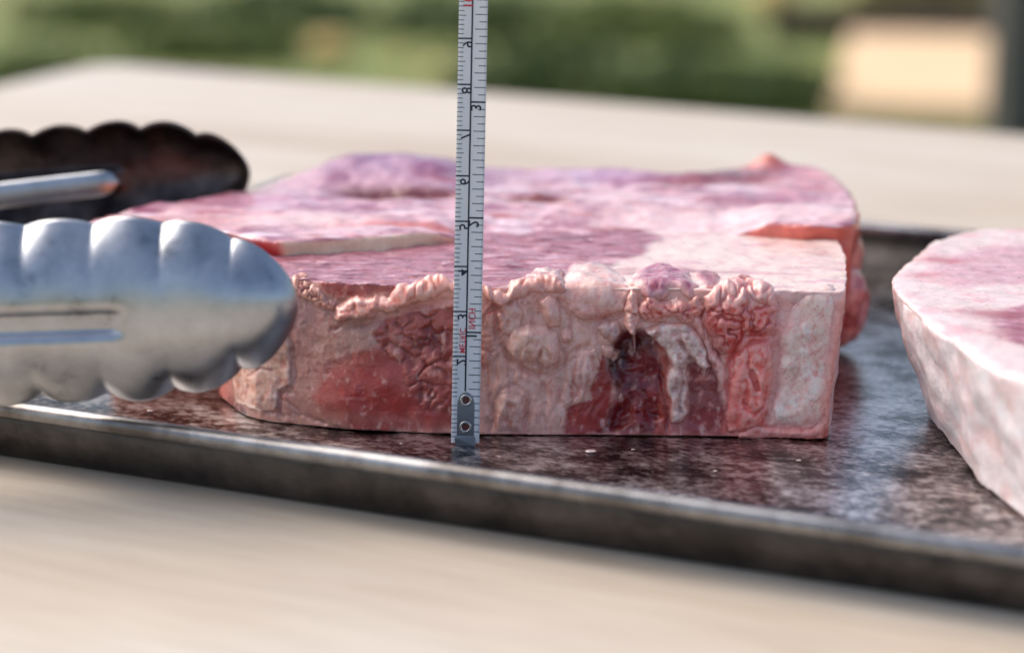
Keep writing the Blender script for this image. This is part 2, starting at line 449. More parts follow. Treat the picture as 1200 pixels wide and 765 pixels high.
def face_disp(q3, x, wv):
    """relief of the front skin in cm, positive outwards"""
    q = np.stack([x, wv], 1)
    n3 = np.stack([x, wv, 0 * x], 1)
    wq = q + .16 * np.stack([fbm(n3 * 1.7, 3, 3), fbm(n3 * 1.7 + 9, 3, 4)], 1)
    calm = 1 - .75 * np.exp(-(((x - RED[0]) / 1.6) ** 2 + ((wv - RED[1]) / .9) ** 2))
    h = .09 * fbm(n3 * 1.1, 2, 11) + .024 * calm * fbm(n3 * 3.5, 3, 12, .4)
    wr = n3 + .25 * np.stack([fbm(n3 * 1.4, 3, 13), fbm(n3 * 1.4, 3, 14), 0 * x], 1)
    h += .026 * calm * sstep(.2, .95, ridged(wr * np.array([2.2, 1.6, 1]), 15, 2)) * sstep(-.3, .3, fbm(n3 * .9, 2, 16))
    m = sstep(0, .4, poly_sd(wq, U((560, 395), (715, 395), (712, 508), (560, 508))))
    h += m * (.085 * ridged(wr * np.array([2.6, .6, 1]), 21, 2) - .03)
    m = sstep(-.03, .10, poly_sd(wq, LOB))
    c1, l1 = lobules(x, wv, 1.7, 7); c2, l2 = lobules(x, wv, 3.9, 77)
    h += m * (.05 + .12 * (l1 - .5) - .07 * c1 - .024 * c2 + .02 * l2)
    h += .09 * np.exp(-(((x - RED[0]) / 1.5) ** 2 + ((wv - RED[1]) / .8) ** 2))
    cv = sstep(-.04, .34, poly_sd(wq, CAV) + .12 * fbm(n3 * 2.4, 2, 26))
    h -= .26 * cv; h += cv * (.24 * fbm(n3 * 1.9, 3, 23) + .05 * ridged(wr * np.array([1.5, 5, 1]), 24, 3))
    h += .26 * np.exp(-((x - CAVL[0]) / .28) ** 2 - ((wv - CAVL[1]) / .40) ** 2)
    for ln, wd, dp in CREASES: h -= dp * np.exp(-(line_d(wq, ln) / wd) ** 2) * (.6 + .8 * fbm(n3 * 2, 2, 25))
    return h
LOB = U((433, 386), (462, 372), (500, 360), (590, 352), (590, 410), (560, 440), (545, 486), (500, 479), (478, 464), (474, 424), (449, 414))
RED = U((430, 455))[0]
CAV = U((712, 410), (730, 388), (748, 384), (762, 392), (758, 416), (774, 436), (768, 462), (776, 492), (750, 506), (722, 512), (700, 508), (712, 486), (726, 462), (714, 436))
CAVL = U((743, 478))[0]
CREASES = [(U((704, 508), (716, 485), (722, 462), (718, 430)), .045, .14),
           (U((855, 508), (850, 470), (856, 420), (868, 392)), .05, .08),
           (U((782, 508), (779, 470), (776, 430), (770, 395)), .05, .09),
           (U((640, 505), (637, 460), (632, 425)), .05, .06),
           (U((300, 470), (330, 490), (360, 488), (400, 500)), .05, .05),
           (U((340, 470), (352, 486), (380, 494)), .05, .06),
           (U((905, 500), (909, 450), (914, 400)), .04, .06),
           (U((581, 358), (580, 384), (590, 404), (600, 424), (628, 436), (642, 438), (660, 424), (662, 404)), .06, .15),
           (U((576, 508), (578, 478), (586, 458), (604, 450), (618, 462), (619, 508)), .045, .08),
           (U((660, 508), (652, 480), (656, 440), (664, 418), (690, 402)), .05, .09),
           (U((655, 352), (664, 372), (690, 384), (714, 376), (736, 366)), .06, .12),
           (U((846, 350), (822, 372), (832, 404), (850, 418), (868, 408), (884, 398), (906, 392)), .06, .10),
           (U((340, 396), (345, 440), (343, 456), (330, 462), (327, 486)), .035, .06),
           (U((390, 384), (430, 378), (470, 366), (530, 348)), .06, .09)]

def face_color(x, wv):
    n3 = np.stack([x, wv, 0 * x], 1)
    q = np.stack([x, wv], 1) + .09 * np.stack([noise(n3 * 2.2, 31), noise(n3 * 2.2, 32)], 1) + .035 * np.stack([noise(n3 * 8, 33), noise(n3 * 8, 34)], 1)
    na, nb, nc = fbm(n3 * 1.3, 4, 41), fbm(n3 * 5, 4, 42), fbm(n3 * np.array([7, 1.6, 1]), 4, 43)
    c = np.tile(lin(224, 182, 168), (len(x), 1))
    c = mixc(c, lin(204, 138, 126), sstep(-.1, .5, na) * .6)
    c = mixc(c, lin(228, 190, 176), sstep(0, .5, nb) * .6)
    def P(rgb, soft, *pts, k=1.0): 
        nonlocal c
        c = mixc(c, lin(*rgb), k * sstep(-soft, soft, poly_sd(q, U(*pts))))
    def G(rgb, px, py, rx, ry, k=1.0):
        nonlocal c
        u, v = face_uw(px, py); c = mixc(c, lin(*rgb), k * np.exp(-((q[:, 0] - u) / SC(rx)) ** 2 - ((q[:, 1] - v) / SC(ry)) ** 2))
    # grey-mauve membrane on the left
    P((194, 154, 142), .25, (262, 330), (400, 335), (440, 380), (480, 430), (470, 480), (420, 508), (262, 508))
    G((164, 132, 130), 345, 372, 30, 22, .8); G((196, 166, 150), 410, 395, 40, 20, .5)
    c = mixc(c, lin(134, 98, 98), .5 * sstep(.05, .4, nb) * (x < -1))
    c = mixc(c, lin(206, 178, 166), .6 * sstep(.12, .4, fbm(n3 * np.array([2.4, 3.6, 1]) + 3, 5, 48, .65)) * (x < -1.2))
    P((168, 88, 80), .06, (372, 330), (470, 330), (470, 341), (420, 346), (385, 346), k=.9)
    # red belly
    P((174, 92, 84), .16, (368, 462), (384, 432), (420, 412), (462, 402), (500, 440), (545, 466), (545, 500), (420, 505), (384, 486), k=.95)
    rb = .55 + .9 * fbm(n3 * np.array([1.6, 3.2, 1]), 4, 46)
    G((180, 62, 58), 425, 448, 42, 26, np.clip(.6 * rb + .1, 0, 1)); G((178, 74, 68), 470, 478, 60, 16, np.clip(.7 * rb, 0, 1)); G((214, 160, 148), 408, 425, 26, 7, .45); G((206, 150, 140), 470, 492, 40, 5, .5)
    c = mixc(c, lin(214, 172, 158), .3 * sstep(.15, .5, fbm(n3 * np.array([1.2, 4.5, 1]) + 5, 4, 47)) * (x < -.6))
    G((205, 132, 118), 386, 470, 14, 22, .6); G((205, 150, 135), 400, 488, 50, 8, .6); G((212, 178, 160), 352, 494, 40, 8, .6)
    G((92, 58, 72), 280, 478, 14, 12, .9)
    # lobules
    m = sstep(-.04, .06, poly_sd(q, LOB)); c = mixc(c, lin(182, 108, 98), m * .9)
    c1, l1 = lobules(x, wv, 1.7, 7); c2, l2 = lobules(x, wv, 3.9, 77)
    c = mixc(c, lin(216, 158, 142), m * .8 * sstep(.45, .85, l1)); c = mixc(c, lin(120, 40, 38), m * (.6 * c1 + .25 * c2))
    G((112, 30, 32), 502, 398, 14, 9, .8); G((120, 36, 36), 520, 412, 12, 12, .7); G((130, 45, 42), 518, 388, 10, 8, .6); G((198, 150, 138), 466, 398, 7, 12, .7)
    # pale fat right of the tape
    P((222, 188, 170), .15, (556, 350), (720, 380), (712, 440), (690, 500), (556, 508), k=.6)
    c = mixc(c, lin(196, 132, 120), .55 * sstep(0, .45, nc) * sstep(-.2, .2, poly_sd(q, U((556, 350), (720, 380), (712, 440), (690, 508), (556, 508)))))
    # red crescent, cavity
    P((158, 46, 40), .05, (662, 500), (664, 478), (690, 468), (702, 430), (705, 408), (718, 440), (712, 486), (702, 508), (664, 509), k=.92)
    G((190, 90, 74), 672, 494, 12, 8, .6)
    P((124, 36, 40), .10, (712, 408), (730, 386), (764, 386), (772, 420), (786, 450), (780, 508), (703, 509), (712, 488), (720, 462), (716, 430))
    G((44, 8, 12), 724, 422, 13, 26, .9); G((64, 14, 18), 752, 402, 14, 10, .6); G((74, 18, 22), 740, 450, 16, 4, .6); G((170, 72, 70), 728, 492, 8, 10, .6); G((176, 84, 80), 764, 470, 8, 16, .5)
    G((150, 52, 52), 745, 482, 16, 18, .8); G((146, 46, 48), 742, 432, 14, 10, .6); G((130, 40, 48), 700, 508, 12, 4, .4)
    P((176, 92, 80), .06, (766, 395), (784, 395), (792, 440), (784, 508), (764, 508), (772, 470), (776, 430), k=.9)
    P((142, 66, 62), .08, (806, 405), (842, 410), (848, 500), (806, 505), k=.95)
    P((168, 88, 86), .05, (780, 490), (850, 482), (850, 510), (780, 510), k=.8)
    # right hand fat and bone
    P((214, 116, 106), .08, (845, 330), (918, 330), (912, 440), (902, 508), (848, 508), (852, 440), k=.9)
    P((226, 182, 172), .08, (898, 340), (1000, 332), (1000, 520), (898, 520), k=.9)
    P((206, 128, 116), .1, (850, 494), (985, 500), (985, 522), (850, 522), k=.7)
    G((200, 70, 64), 868, 390, 34, 16, .8); G((206, 84, 76), 846, 372, 26, 18, .7)
    c = mixc(c, lin(232, 178, 164), .5 * sstep(.1, .5, nb) * sstep(4.5, 5.2, x))
    vn = fbm(n3 * np.array([2.0, 1.3, 1]), 5, 49, .6); vm = sstep(-.1, .3, fbm(n3 * .8, 2, 50))
    c = mixc(c, lin(178, 78, 74), .5 * vm * sstep(.05, 0, np.abs(vn)))
    c = mixc(c, lin(238, 212, 200), .5 * sstep(.15, .45, fbm(n3 * np.array([5, 3, 1]) + 8, 4, 59, .6)))
    P((230, 204, 196), .07, (893, 322), (1000, 322), (1000, 348), (962, 350), (930, 354), (904, 346), k=.85)
    c *= (1 + .12 * nb)[:, None]
    return c

LEAN1 = [tuple(onz(*p, ZT)[:2]) for p in ((280, 294), (330, 288), (520, 270), (640, 262), (716, 258), (768, 264), (764, 284), (742, 304), (700, 316), (640, 330), (530, 350), (440, 360), (330, 350), (280, 340))]
def top_color(x, y):
    n3 = np.stack([x, y, 0 * x], 1)
    q = np.stack([x, y], 1) + .5 * np.stack([noise(n3 * .9, 51), noise(n3 * .9, 52)], 1) + .08 * np.stack([noise(n3 * 4, 53), noise(n3 * 4, 54)], 1)
    fib = fbm(np.stack([x * 1.3 + .4 * noise(n3 * .6, 57), y * 4.2, 0 * x], 1), 5, 55); nb = fbm(n3 * 2.2, 4, 56)
    c = np.tile(lin(232, 216, 204), (len(x), 1))
    c = mixc(c, lin(220, 184, 178), .55 * sstep(.0, .45, nb))
    c = mixc(c, lin(208, 168, 174), .6 * sstep(.05, .35, fbm(np.stack([x * .5, y * 3.0, 0 * x + 4], 1), 4, 58)))
    m = sstep(-.2, .2, poly_sd(q, LEAN1))
    lean = mixc(np.tile(lin(176, 126, 134), (len(x), 1)), lin(132, 68, 80), .9 * sstep(.02, .35, fib))
    lean = mixc(lean, lin(212, 182, 190), .75 * sstep(.08, .4, -fib))
    c = c * (1 - m[:, None]) + lean * m[:, None]
    # darker nick and red line at the rim of the lean
    for (px, py, rx, ry, rgb, k) in ((672, 279, .55, .22, (120, 50, 62), .8), (790, 318, 1.3, .22, (150, 70, 86), .9), (720, 306, 1.4, .15, (226, 190, 190), .8), (560, 338, .8, .2, (150, 62, 66), .7), (395, 342, 1.2, .3, (160, 78, 76), .8)):
        P = onz(px, py, ZT); c = mixc(c, lin(*rgb), k * np.exp(-((q[:, 0] - P[0]) / rx) ** 2 - ((q[:, 1] - P[1]) / ry) ** 2))
    return c, m, fib

def build_front_steak():
    org = (1.5, 3.8, 0.0)
    root = empty('raw_steak', org)
    tag(root, 'thick raw bone-in steak with the tape measure held against its fatty side', 'steak', 'raw steaks on the tray')
    bot = [(-6.0, 4.2), (-5.5, 2.8), (-4.87, 1.9), (-3.6, 1.38), (-2.45, 1.05), (-1, .85), (0, .74), (1.5, .7), (3, .68), (4.5, .63), (5.9, .58), (7.2, .48), (8.05, .42), (8.45, .6),
           (8.75, 2.2), (8.95, 4.2), (9.0, 5.8), (8.8, 6.5), (7.4, 6.9), (4.5, 7.2), (1.5, 7.0), (-.7, 6.7), (-3, 6.0), (-5, 5.3)]
    bot = [(x - (.30 if x > 8 else .12 if x > 7 else 0), y) for x, y in bot]
    top = [(x + (.34 if x > 7.7 else .12 if x > 6.8 else 0) + (.5 if x < -5 else 0), y + (.56 if y < 2.9 else .25 if y < 6 else .0)) for x, y in bot]
    co, no, fc = remeshed(smooth_closed(bot, 5), smooth_closed(top, 5), .02, ZT, .032)
    x, y, z = co.T
    yf = yfront(x, z)
    near = np.clip(y - yf, 0, None)
    wv = z + np.where(z > ZT - .6, near, 0)
    frontness = sstep(1.1, .5, y - yf) * sstep(-6.2, -5.2, x) * sstep(9.0, 8.3, x)
    topness = sstep(.35, .8, no[:, 2])
    n3 = co.copy()
    h = np.zeros(len(co)); idx = frontness > 0.001
    h[idx] = face_disp(n3[idx], x[idx], wv[idx]) * frontness[idx] * (1 - topness[idx])
    tcol, lean, fib = top_color(x, y)
    h += topness * (lean * (.05 * fib + .03 * ridged(np.stack([x * 1.1, y * 5.5, 0 * x], 1) + .3 * noise(n3, 60)[:, None], 66, 3)) + .05 * fbm(n3 * 1.2, 3, 61) + (1 - lean) * .015 * fbm(n3 * 3, 3, 62))
    side = (1 - frontness) * (1 - topness)
    h += side * (.12 * fbm(n3 * 1.2, 4, 63))
    h = np.where(no[:, 2] < -.5, 0, h)
    fcol = np.tile(lin(214, 150, 138), (len(co), 1))
    fcol = mixc(fcol, lin(196, 96, 86), sstep(-.1, .4, fbm(n3 * 1.3, 4, 64)))
    fi = frontness > .001
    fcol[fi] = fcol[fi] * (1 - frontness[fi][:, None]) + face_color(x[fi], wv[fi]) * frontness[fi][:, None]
    t2 = sstep(-.25, .25, topness - .5 + 1.4 * topness * (1 - topness) * fbm(n3 * 3, 3, 65))[:, None]
    c = np.clip(fcol * (1 - t2) + tcol * t2, 0, 1)
    v = co + no * h[:, None]; v[:, 2] = np.maximum(v[:, 2], .01)
    mesh_obj('meat', v, fc, M_MEAT, root, c, org=org)
    return root

def skin_pos(x, wv, h):
    """point on the front skin at (x, w), lifted by h along the outward normal; the rim is rounded"""
    r = .22
    zt = ZT - .03
    a = np.clip((wv - (zt - r)) / r * 1.0, 0, math.pi / 2)
    over = np.clip(wv - (zt - r) - r * math.pi / 2, 0, None)
    zz = np.where(wv < zt - r, wv, zt - r + r * np.sin(a))
    yy = yfront(x, zz) + np.where(wv < zt - r, 0, r * (1 - np.cos(a))) + over
    ny, nz = -np.cos(a), np.sin(a)
    return np.stack([x, yy + ny * h, zz + nz * h], 1)

def patch(name, root, pts, H, edge, colf, seed, mat=None, rough=.04, rscale=4.0, lob=0.0, lobs=4.0, warp=.06, step=.03, tilt=(0, 0), profile=1.0, streak=None, ridge=None, label=None, blend=.75):
    poly = np.array(U(*pts)); mn = poly.min(0) - .15; mx = poly.max(0) + .15
    nx, nw = int((mx[0] - mn[0]) / step) + 1, int((mx[1] - mn[1]) / step) + 1
    gx, gw = np.meshgrid(np.linspace(mn[0], mx[0], nx), np.linspace(mn[1], mx[1], nw), indexing='ij')
    x, wv = gx.ravel(), gw.ravel(); n3 = np.stack([x, wv, 0 * x + seed * 3.7], 1)
    q = np.stack([x, wv], 1) + warp * np.stack([fbm(n3 * 2.5, 3, seed), fbm(n3 * 2.5, 3, seed + 50)], 1) * 2
    sd = poly_sd(q, poly)
    edv = 1.35 * edge * (1 + .7 * fbm(n3 * 1.8, 2, seed + 21)); e = np.clip(sd / edv, 0, 1); dome = np.sqrt(np.clip(1 - (1 - e) ** 2, 0, 1)) ** profile
    h = .85 * H * dome * (1 + .45 * fbm(n3 * 1.5, 2, seed + 22)) + 1.0 * rough * fbm(n3 * rscale * .8, 3, seed + 7, .42) * e
    cen = poly.mean(0); h += e * (tilt[0] * (x - cen[0]) + tilt[1] * (wv - cen[1]))
    crease = np.zeros(len(x))
    if lob:
        crease, lv = lobules(x, wv, lobs * .8, seed); h += e * (lob * (lv - .5) * 1.1 - lob * 1.1 * crease)
    if streak is not None:
        sx, sw, amp = streak; h += amp * e * noise(np.stack([x * sx, wv * sw, 0 * x], 1), seed + 9)
    if ridge is not None:
        for ln, wd, dp in ridge: h -= dp * np.exp(-(line_d(q, U(*ln)) / wd) ** 2)
    base = face_disp(None, x, wv) * sstep(ZT + .3, ZT - .2, wv)
    h = base + np.where(sd < 0, -.10 + sd * 1.2, h - .035 * (1 - e))
    v = skin_pos(x, wv, h)
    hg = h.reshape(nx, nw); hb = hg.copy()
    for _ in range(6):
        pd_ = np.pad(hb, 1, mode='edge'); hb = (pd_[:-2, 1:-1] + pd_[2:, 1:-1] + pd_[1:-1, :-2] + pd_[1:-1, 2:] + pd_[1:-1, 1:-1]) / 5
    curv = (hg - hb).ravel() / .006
    keep = sd.reshape(nx, nw) > -.09
    cell = keep[:-1, :-1] & keep[1:, :-1] & keep[:-1, 1:] & keep[1:, 1:]
    ii, jj = np.nonzero(cell)
    idx = lambda i, j: i * nw + j
    faces = np.stack([idx(ii, jj), idx(ii + 1, jj), idx(ii + 1, jj + 1), idx(ii, jj + 1)], 1)
    used = np.unique(faces); remap = -np.ones(nx * nw, int); remap[used] = np.arange(len(used))
    faces = remap[faces]; v = v[used]
    c = colf(x[used], wv[used], n3[used], e[used], crease[used])
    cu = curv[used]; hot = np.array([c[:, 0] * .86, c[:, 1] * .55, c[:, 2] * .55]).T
    kb = np.clip(-cu * .5, 0, .5)[:, None]; c = c * (1 - kb) + hot * kb              # redder and darker where the relief dips
    c = mixc(c, lin(242, 220, 210), np.clip(cu * .35, 0, .3))                          # paler cream where the relief rises
    vn = fbm(n3[used] * np.array([2.2, 1.5, 1]), 5, seed + 41, .6)
    c = mixc(c, lin(196, 104, 98), .45 * sstep(.05, .0, np.abs(vn)) * sstep(.3, .6, e[used]))
    under = face_color(x[used], wv[used]); tcl = top_color(x[used], yfront(x[used], 3.3) + wv[used] - ZT)[0]
    tw = sstep(ZT - .05, ZT + .3, wv[used])[:, None]; under = under * (1 - tw) + tcl * tw
    bw = (blend * (1 - sstep(.1, .8, e[used] + .35 * fbm(n3[used] * 5, 3, seed + 31))))[:, None]; c = c * (1 - bw) + under * bw
    # close the back, deeper inside the meat
    k = len(v); back = skin_pos(x[used], wv[used], (base + np.where(sd < 0, -.12 + sd * 1.2, -.12))[used] - .06)
    fb = faces[:, ::-1] + k
    ed = {}
    for f in faces:
        for a, b in zip(f, np.roll(f, -1)): ed[(int(a), int(b))] = ed.get((int(a), int(b)), 0) + 1
    rimf = [(b, a, a + k, b + k) for (a, b) in ed if (b, a) not in ed]
    allf = [tuple(f) for f in faces.tolist()] + [tuple(f) for f in fb.tolist()] + rimf
    V = np.vstack([v, back]); Cc = np.vstack([c, c])
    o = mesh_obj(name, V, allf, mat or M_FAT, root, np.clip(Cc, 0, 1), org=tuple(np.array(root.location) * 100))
    if label: o['label'] = label
    return o

def cf(base, alt, hi=None, crease=None, sc=4.0, k=.7, top=None, seed=0, aniso=(1, 1)):
    b, a = lin(*base), lin(*alt)
    def f(x, wv, n3, e, cr):
        s3 = n3 * np.array([aniso[0], aniso[1], 1]) * sc
        n = fbm(s3, 4, 70 + seed); n2 = fbm(n3 * sc * 2.3, 3, 90 + seed)
        c = np.tile(b, (len(x), 1)); c = mixc(c, a, k * sstep(-.05, .4, n))
        if hi: c = mixc(c, lin(*hi), .7 * sstep(.05, .45, n2))
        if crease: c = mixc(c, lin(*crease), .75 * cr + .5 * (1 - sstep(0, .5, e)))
        if top: c = mixc(c, lin(*top[0]), sstep(top[1], top[2], wv))
        return c * (1 + .10 * n2)[:, None]
    return f

steak1 = build_front_steak()
# fat ledge hanging over the left of the face
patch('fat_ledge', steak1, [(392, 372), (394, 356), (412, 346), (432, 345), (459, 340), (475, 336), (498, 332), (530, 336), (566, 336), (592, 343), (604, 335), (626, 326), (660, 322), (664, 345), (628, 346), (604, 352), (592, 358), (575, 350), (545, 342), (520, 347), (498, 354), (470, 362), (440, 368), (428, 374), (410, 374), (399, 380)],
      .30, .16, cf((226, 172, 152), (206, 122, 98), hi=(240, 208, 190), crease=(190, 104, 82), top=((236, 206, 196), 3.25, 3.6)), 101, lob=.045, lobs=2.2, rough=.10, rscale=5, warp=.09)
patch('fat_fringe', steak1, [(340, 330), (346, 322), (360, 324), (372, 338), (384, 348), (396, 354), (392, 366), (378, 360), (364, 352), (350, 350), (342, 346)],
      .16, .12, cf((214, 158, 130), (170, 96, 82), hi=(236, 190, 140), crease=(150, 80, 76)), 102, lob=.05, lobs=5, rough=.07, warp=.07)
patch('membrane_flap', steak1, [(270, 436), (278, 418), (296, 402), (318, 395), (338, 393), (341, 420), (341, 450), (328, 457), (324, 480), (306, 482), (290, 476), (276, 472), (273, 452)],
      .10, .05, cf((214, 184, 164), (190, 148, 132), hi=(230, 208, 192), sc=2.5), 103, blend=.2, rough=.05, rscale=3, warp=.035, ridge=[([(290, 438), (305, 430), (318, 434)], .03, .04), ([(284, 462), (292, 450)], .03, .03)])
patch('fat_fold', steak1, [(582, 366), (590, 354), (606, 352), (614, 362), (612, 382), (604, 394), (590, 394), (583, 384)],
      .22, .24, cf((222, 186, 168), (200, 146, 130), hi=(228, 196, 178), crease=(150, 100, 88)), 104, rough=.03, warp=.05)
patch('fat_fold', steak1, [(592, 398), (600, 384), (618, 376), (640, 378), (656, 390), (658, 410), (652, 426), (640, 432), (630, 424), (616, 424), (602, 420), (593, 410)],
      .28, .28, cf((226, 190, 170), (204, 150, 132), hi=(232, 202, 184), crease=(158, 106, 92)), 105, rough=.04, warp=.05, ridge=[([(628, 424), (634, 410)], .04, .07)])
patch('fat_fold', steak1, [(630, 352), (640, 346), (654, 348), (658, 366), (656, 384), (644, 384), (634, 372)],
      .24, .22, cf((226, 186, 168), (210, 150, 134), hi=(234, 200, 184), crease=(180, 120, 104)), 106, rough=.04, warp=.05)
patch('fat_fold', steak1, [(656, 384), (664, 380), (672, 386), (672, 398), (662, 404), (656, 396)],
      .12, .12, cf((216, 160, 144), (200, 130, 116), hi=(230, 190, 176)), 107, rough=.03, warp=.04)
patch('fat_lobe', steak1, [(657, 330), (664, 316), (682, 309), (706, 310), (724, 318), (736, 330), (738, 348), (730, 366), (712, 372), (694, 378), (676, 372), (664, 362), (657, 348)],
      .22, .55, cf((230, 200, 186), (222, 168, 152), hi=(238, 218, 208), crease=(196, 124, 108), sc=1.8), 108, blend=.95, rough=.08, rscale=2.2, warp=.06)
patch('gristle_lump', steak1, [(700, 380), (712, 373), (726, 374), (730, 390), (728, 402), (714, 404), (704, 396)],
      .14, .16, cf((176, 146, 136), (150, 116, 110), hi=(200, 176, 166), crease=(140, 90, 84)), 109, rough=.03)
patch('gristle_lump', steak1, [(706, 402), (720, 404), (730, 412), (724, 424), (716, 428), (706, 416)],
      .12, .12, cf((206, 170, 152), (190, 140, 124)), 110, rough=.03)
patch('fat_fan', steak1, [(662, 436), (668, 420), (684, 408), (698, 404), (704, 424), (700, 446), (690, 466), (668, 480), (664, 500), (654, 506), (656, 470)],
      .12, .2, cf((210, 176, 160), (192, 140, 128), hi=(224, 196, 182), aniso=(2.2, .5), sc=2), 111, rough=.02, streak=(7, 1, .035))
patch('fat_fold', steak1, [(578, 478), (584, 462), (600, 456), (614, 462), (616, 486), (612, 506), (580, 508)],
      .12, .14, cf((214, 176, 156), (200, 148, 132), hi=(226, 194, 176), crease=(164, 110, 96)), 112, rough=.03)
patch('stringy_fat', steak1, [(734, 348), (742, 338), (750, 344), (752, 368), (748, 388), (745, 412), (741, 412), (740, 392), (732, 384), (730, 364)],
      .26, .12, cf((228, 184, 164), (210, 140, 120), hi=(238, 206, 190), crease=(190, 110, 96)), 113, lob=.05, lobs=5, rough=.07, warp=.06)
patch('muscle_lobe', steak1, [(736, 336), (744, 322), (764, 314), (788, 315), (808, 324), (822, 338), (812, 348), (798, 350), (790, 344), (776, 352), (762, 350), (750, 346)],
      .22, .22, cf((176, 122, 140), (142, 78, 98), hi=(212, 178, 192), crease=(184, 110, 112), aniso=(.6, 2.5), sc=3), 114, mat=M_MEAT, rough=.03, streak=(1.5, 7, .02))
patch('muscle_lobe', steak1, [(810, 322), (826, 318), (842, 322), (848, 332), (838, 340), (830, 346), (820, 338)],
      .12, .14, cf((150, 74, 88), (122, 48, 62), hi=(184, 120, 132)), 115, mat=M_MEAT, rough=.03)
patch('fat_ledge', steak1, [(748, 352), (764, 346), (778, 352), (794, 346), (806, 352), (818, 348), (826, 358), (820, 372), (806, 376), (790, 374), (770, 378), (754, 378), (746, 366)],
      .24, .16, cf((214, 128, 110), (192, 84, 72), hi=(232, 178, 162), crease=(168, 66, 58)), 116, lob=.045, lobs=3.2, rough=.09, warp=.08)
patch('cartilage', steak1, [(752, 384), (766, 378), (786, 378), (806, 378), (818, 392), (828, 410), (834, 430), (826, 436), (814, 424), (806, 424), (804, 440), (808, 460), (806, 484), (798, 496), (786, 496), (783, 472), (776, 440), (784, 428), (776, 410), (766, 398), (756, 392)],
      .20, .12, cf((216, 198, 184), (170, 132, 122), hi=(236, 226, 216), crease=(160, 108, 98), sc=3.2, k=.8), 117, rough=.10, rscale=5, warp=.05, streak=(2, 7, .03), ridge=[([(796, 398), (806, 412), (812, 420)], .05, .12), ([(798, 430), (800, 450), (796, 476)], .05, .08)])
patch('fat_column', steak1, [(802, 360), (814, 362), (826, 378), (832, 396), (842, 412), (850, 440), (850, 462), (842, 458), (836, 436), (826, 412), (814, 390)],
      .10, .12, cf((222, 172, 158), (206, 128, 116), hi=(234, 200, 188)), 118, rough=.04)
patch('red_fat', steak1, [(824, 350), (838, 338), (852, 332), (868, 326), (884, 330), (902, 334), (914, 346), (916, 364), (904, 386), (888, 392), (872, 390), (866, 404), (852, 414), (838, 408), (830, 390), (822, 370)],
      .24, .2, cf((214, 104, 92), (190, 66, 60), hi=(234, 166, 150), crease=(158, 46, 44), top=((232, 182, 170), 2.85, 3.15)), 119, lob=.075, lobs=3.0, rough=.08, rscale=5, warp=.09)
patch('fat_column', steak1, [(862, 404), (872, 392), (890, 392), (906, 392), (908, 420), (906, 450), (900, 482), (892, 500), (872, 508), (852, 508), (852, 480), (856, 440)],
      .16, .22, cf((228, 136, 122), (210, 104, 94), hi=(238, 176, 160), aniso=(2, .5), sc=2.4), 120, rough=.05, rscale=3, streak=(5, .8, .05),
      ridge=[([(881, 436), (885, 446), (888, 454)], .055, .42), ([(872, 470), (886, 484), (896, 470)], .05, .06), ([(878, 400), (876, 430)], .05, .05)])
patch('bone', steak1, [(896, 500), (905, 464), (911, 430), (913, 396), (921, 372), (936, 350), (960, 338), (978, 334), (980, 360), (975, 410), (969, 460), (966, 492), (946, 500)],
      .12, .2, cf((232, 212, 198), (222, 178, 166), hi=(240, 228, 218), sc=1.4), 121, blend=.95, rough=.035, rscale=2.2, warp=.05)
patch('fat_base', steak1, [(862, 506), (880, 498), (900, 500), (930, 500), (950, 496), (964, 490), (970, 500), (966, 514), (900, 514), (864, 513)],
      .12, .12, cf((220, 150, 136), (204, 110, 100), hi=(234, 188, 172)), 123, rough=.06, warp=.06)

# ---- generic steak for the two others -------------------------------------------
def generic_steak(root, outline, zt, toppaint, sidecol, seed, voxel, bulge, under=.35, hfun=None, sidepaint=None, org=(0, 0, 0), zscale=None):
    top = smooth_closed(outline, 5); c0 = top.mean(0); bot = top + (c0 - top) / np.linalg.norm(top - c0, axis=1)[:, None] * under
    co, no, fc = remeshed(bot, top, .02, zt, voxel, bulge)
    x, y, z = co.T
    n3 = co + seed
    topness = sstep(.35, .8, no[:, 2])
    h = (1 - topness) * (.2 * fbm(n3 * .8, 2, seed) + .02 * fbm(n3 * 4, 3, seed + 1)) + topness * (.06 * fbm(n3 * .8, 3, seed + 2) + .02 * fbm(n3 * np.array([1.5, 4, 1]), 4, seed + 3))
    if hfun is not None: h += hfun(x, y, z) * topness
    h = np.where(no[:, 2] < -.5, 0, h)
    s = np.tile(lin(*sidecol[0]), (len(co), 1)); s = mixc(s, lin(*sidecol[1]), .85 * sstep(-.1, .35, fbm(n3 * 1.1, 4, seed + 4))); s = mixc(s, lin(*sidecol[2]), .6 * sstep(.05, .4, fbm(n3 * 2.6, 4, seed + 5)))
    if sidepaint is not None: s = sidepaint(s, x, y, z)
    t = toppaint(x, y, n3)
    t2 = sstep(-.25, .25, topness - .5 + 1.4 * topness * (1 - topness) * fbm(n3 * 2.5, 3, seed + 6))[:, None]
    v = co + no * h[:, None]
    if zscale is not None: v[:, 2] *= zscale(x, y)
    v[:, 2] = np.maximum(v[:, 2], .01)
    return mesh_obj('meat', v, fc, M_MEAT, root, np.clip(s * (1 - t2) + t * t2, 0, 1), org=org)
def gauss_paint(c, q, items, z):
    for (px, py, rx, ry, rgb, k) in items:
        P = onz(px, py, z); c = mixc(c, lin(*rgb), k * np.exp(-((q[:, 0] - P[0]) / rx) ** 2 - ((q[:, 1] - P[1]) / ry) ** 2))
    return c

